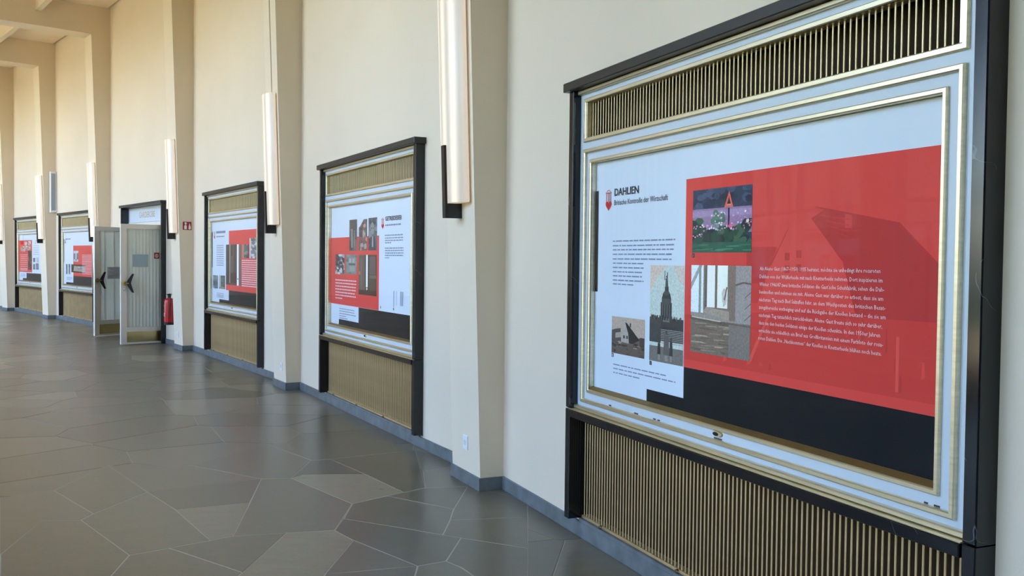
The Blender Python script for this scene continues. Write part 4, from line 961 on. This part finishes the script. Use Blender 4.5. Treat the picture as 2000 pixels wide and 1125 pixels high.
ring_ = [(.24 + .030 * math.cos(2 * math.pi * j / n), y, 1.612 + .034 * math.sin(2 * math.pi * j / n)) for j in range(n)] + [(.24 + .019 * math.cos(2 * math.pi * j / n), y, 1.612 + .022 * math.sin(2 * math.pi * j / n)) for j in range(n)]
MB().add(ring_ + [(.236, y, 1.59), (.244, y, 1.59), (.252, y, 1.634), (.244, y, 1.634)], [(j, (j + 1) % n, n + (j + 1) % n, n + j) for j in range(n)] + [(2 * n, 2 * n + 1, 2 * n + 2, 2 * n + 3)]).obj('pictogram', MAT['white'], R)

# ------------------------------------------------------------------ small things on the wall
# fire extinguisher on its bracket
R = empty('fire_extinguisher', *bay(3)[:2]); tag(R, 'red fire extinguisher hung on the wall right of the open doors', 'fire extinguisher')
cx, cy = 1.90, -.115
F = lambda mb, nm, m, par=None, **k: mb.obj(nm, MAT[m], par or R, **k)
F(MB().lathe([(.075, .43), (.09, .435), (.09, .80), (.082, .83), (.055, .855), (.03, .865)], cx, cy), 'cylinder', 'firered', smooth=True)
F(MB().lathe([(.086, .385), (.092, .39), (.092, .432), (.086, .434)], cx, cy), 'foot_ring', 'black')
F(MB().lathe([(.028, .862), (.028, .895), (.02, .90)], cx, cy, 14).box(cx - .018, cx + .018, .085, .145, .895, .915).box(cx - .016, cx + .016, .075, .16, .92, .936).box(cx - .015, cx + .015, .10, .13, .90, .94), 'valve_head', 'black')
F(MB().tube([(cx + .03, cy, .89), (cx + .09, cy - .02, .86), (cx + .112, cy - .03, .75), (cx + .108, cy - .03, .58), (cx + .10, cy - .03, .50)], .010, 8), 'hose', 'black', smooth=True)
lb = MB(); n = 8
for z0, z1, a0, a1 in ((.70, .745, -2.6, -1.7), (.60, .67, -2.5, -2.0), (.50, .575, -2.6, -2.1), (.455, .49, -2.6, -1.9), (.53, .60, -1.75, -1.45)):
    vs = [(cx + .0912 * math.cos(a0 + (a1 - a0) * j / n), cy + .0912 * math.sin(a0 + (a1 - a0) * j / n), z) for z in (z0, z1) for j in range(n + 1)]
    lb.add(vs, [(j, j + 1, n + 2 + j, n + 1 + j) for j in range(n)])
F(lb, 'label', 'white')
F(MB().box(cx - .04, cx + .04, 0, .026, .50, .86), 'wall_bracket', 'bracket')

# fire extinguisher sign on the near face of its pilaster
loc, rz = pil(3)
sg = MB().box(PW + .0005, PW + .004, .046, .191, 2.056, 2.195).obj('fire_sign', MAT['signred']); sg.location = loc; sg.rotation_euler = (0, 0, rz)
tag(sg, 'square red fire extinguisher sign on the pilaster right of the doors', 'sign')
def sgn(polys, nm):
    q = MB()
    for pts in polys: q.add([(PW + .0046, -(.191 - .145 * u), 2.056 + .139 * v) for u, v in pts], [tuple(range(len(pts)))])
    q.obj(nm, MAT['white'], sg)
sgn([[(.16, .08), (.46, .08), (.46, .50), (.42, .56), (.20, .56), (.16, .50)], [(.27, .60), (.36, .60), (.40, .70), (.48, .74), (.46, .80), (.30, .82), (.22, .74)], [(.16, .80), (.42, .84), (.42, .92), (.22, .92)]], 'extinguisher_pictogram')
sgn([[(.68, .08), (.86, .06), (.93, .22), (.90, .42), (.84, .55), (.82, .72), (.72, .80), (.74, .62), (.66, .50), (.70, .36), (.64, .24)]], 'flame_pictogram')

# loudspeaker on the near face of the pilaster before the farthest case
loc, rz = pil(5)
R = empty('loudspeaker', loc, rz); tag(R, 'slim grey column loudspeaker high on a pilaster above the case half hidden by the door', 'loudspeaker')
MB().bbox(PW + .015, PW + .115, .01, .155, 2.67, 3.685, .008).obj('cabinet', MAT['plastic'], R)
MB().box(PW + .1152, PW + .119, .035, .135, 2.72, 3.64).obj('speaker_grille', MAT['greyplastic'], R)
MB().box(PW, PW + .02, .05, .11, 2.9, 2.98).box(PW, PW + .02, .05, .11, 3.4, 3.48).obj('wall_bracket', MAT['bracket'], R)

# power sockets low on the pilaster fronts
SO = {1: (.015, .298, 'white power socket low on the pilaster left of the DAHLIEN case'),
      2: (.09, .275, 'white power socket low on the pilaster left of the GETREIDESIEB case'),
      3: (.0, .262, 'white power socket low on the pilaster right of the fire extinguisher')}
s0 = None
for k in (1, 2, 3):
    s_, z, lab = SO[k]; loc, rz = pil(k)
    if s0 is None:
        R = empty('power_socket')
        y = -(PD0 + LEAN * .29)
        MB().bbox(-.042, .042, 0, .010, -.05, .05, .004).obj('cover_plate', MAT['plastic'], R)
        MB().tube([(0, -.0101, 0), (0, -.0115, 0)], .021, 20).obj('socket_recess', MAT['recess'], R)
        s0 = o = R
    else: o = copy_tree(s0)
    q = Matrix.Rotation(rz, 4, 'Z') @ Vector((s_, -(PD0 + LEAN * z + .0), z))
    o.location = (loc[0] + q.x, loc[1] + q.y, z); o.rotation_euler = (0, 0, rz)
    tag(o, lab, 'socket', 'power sockets on the pilasters')
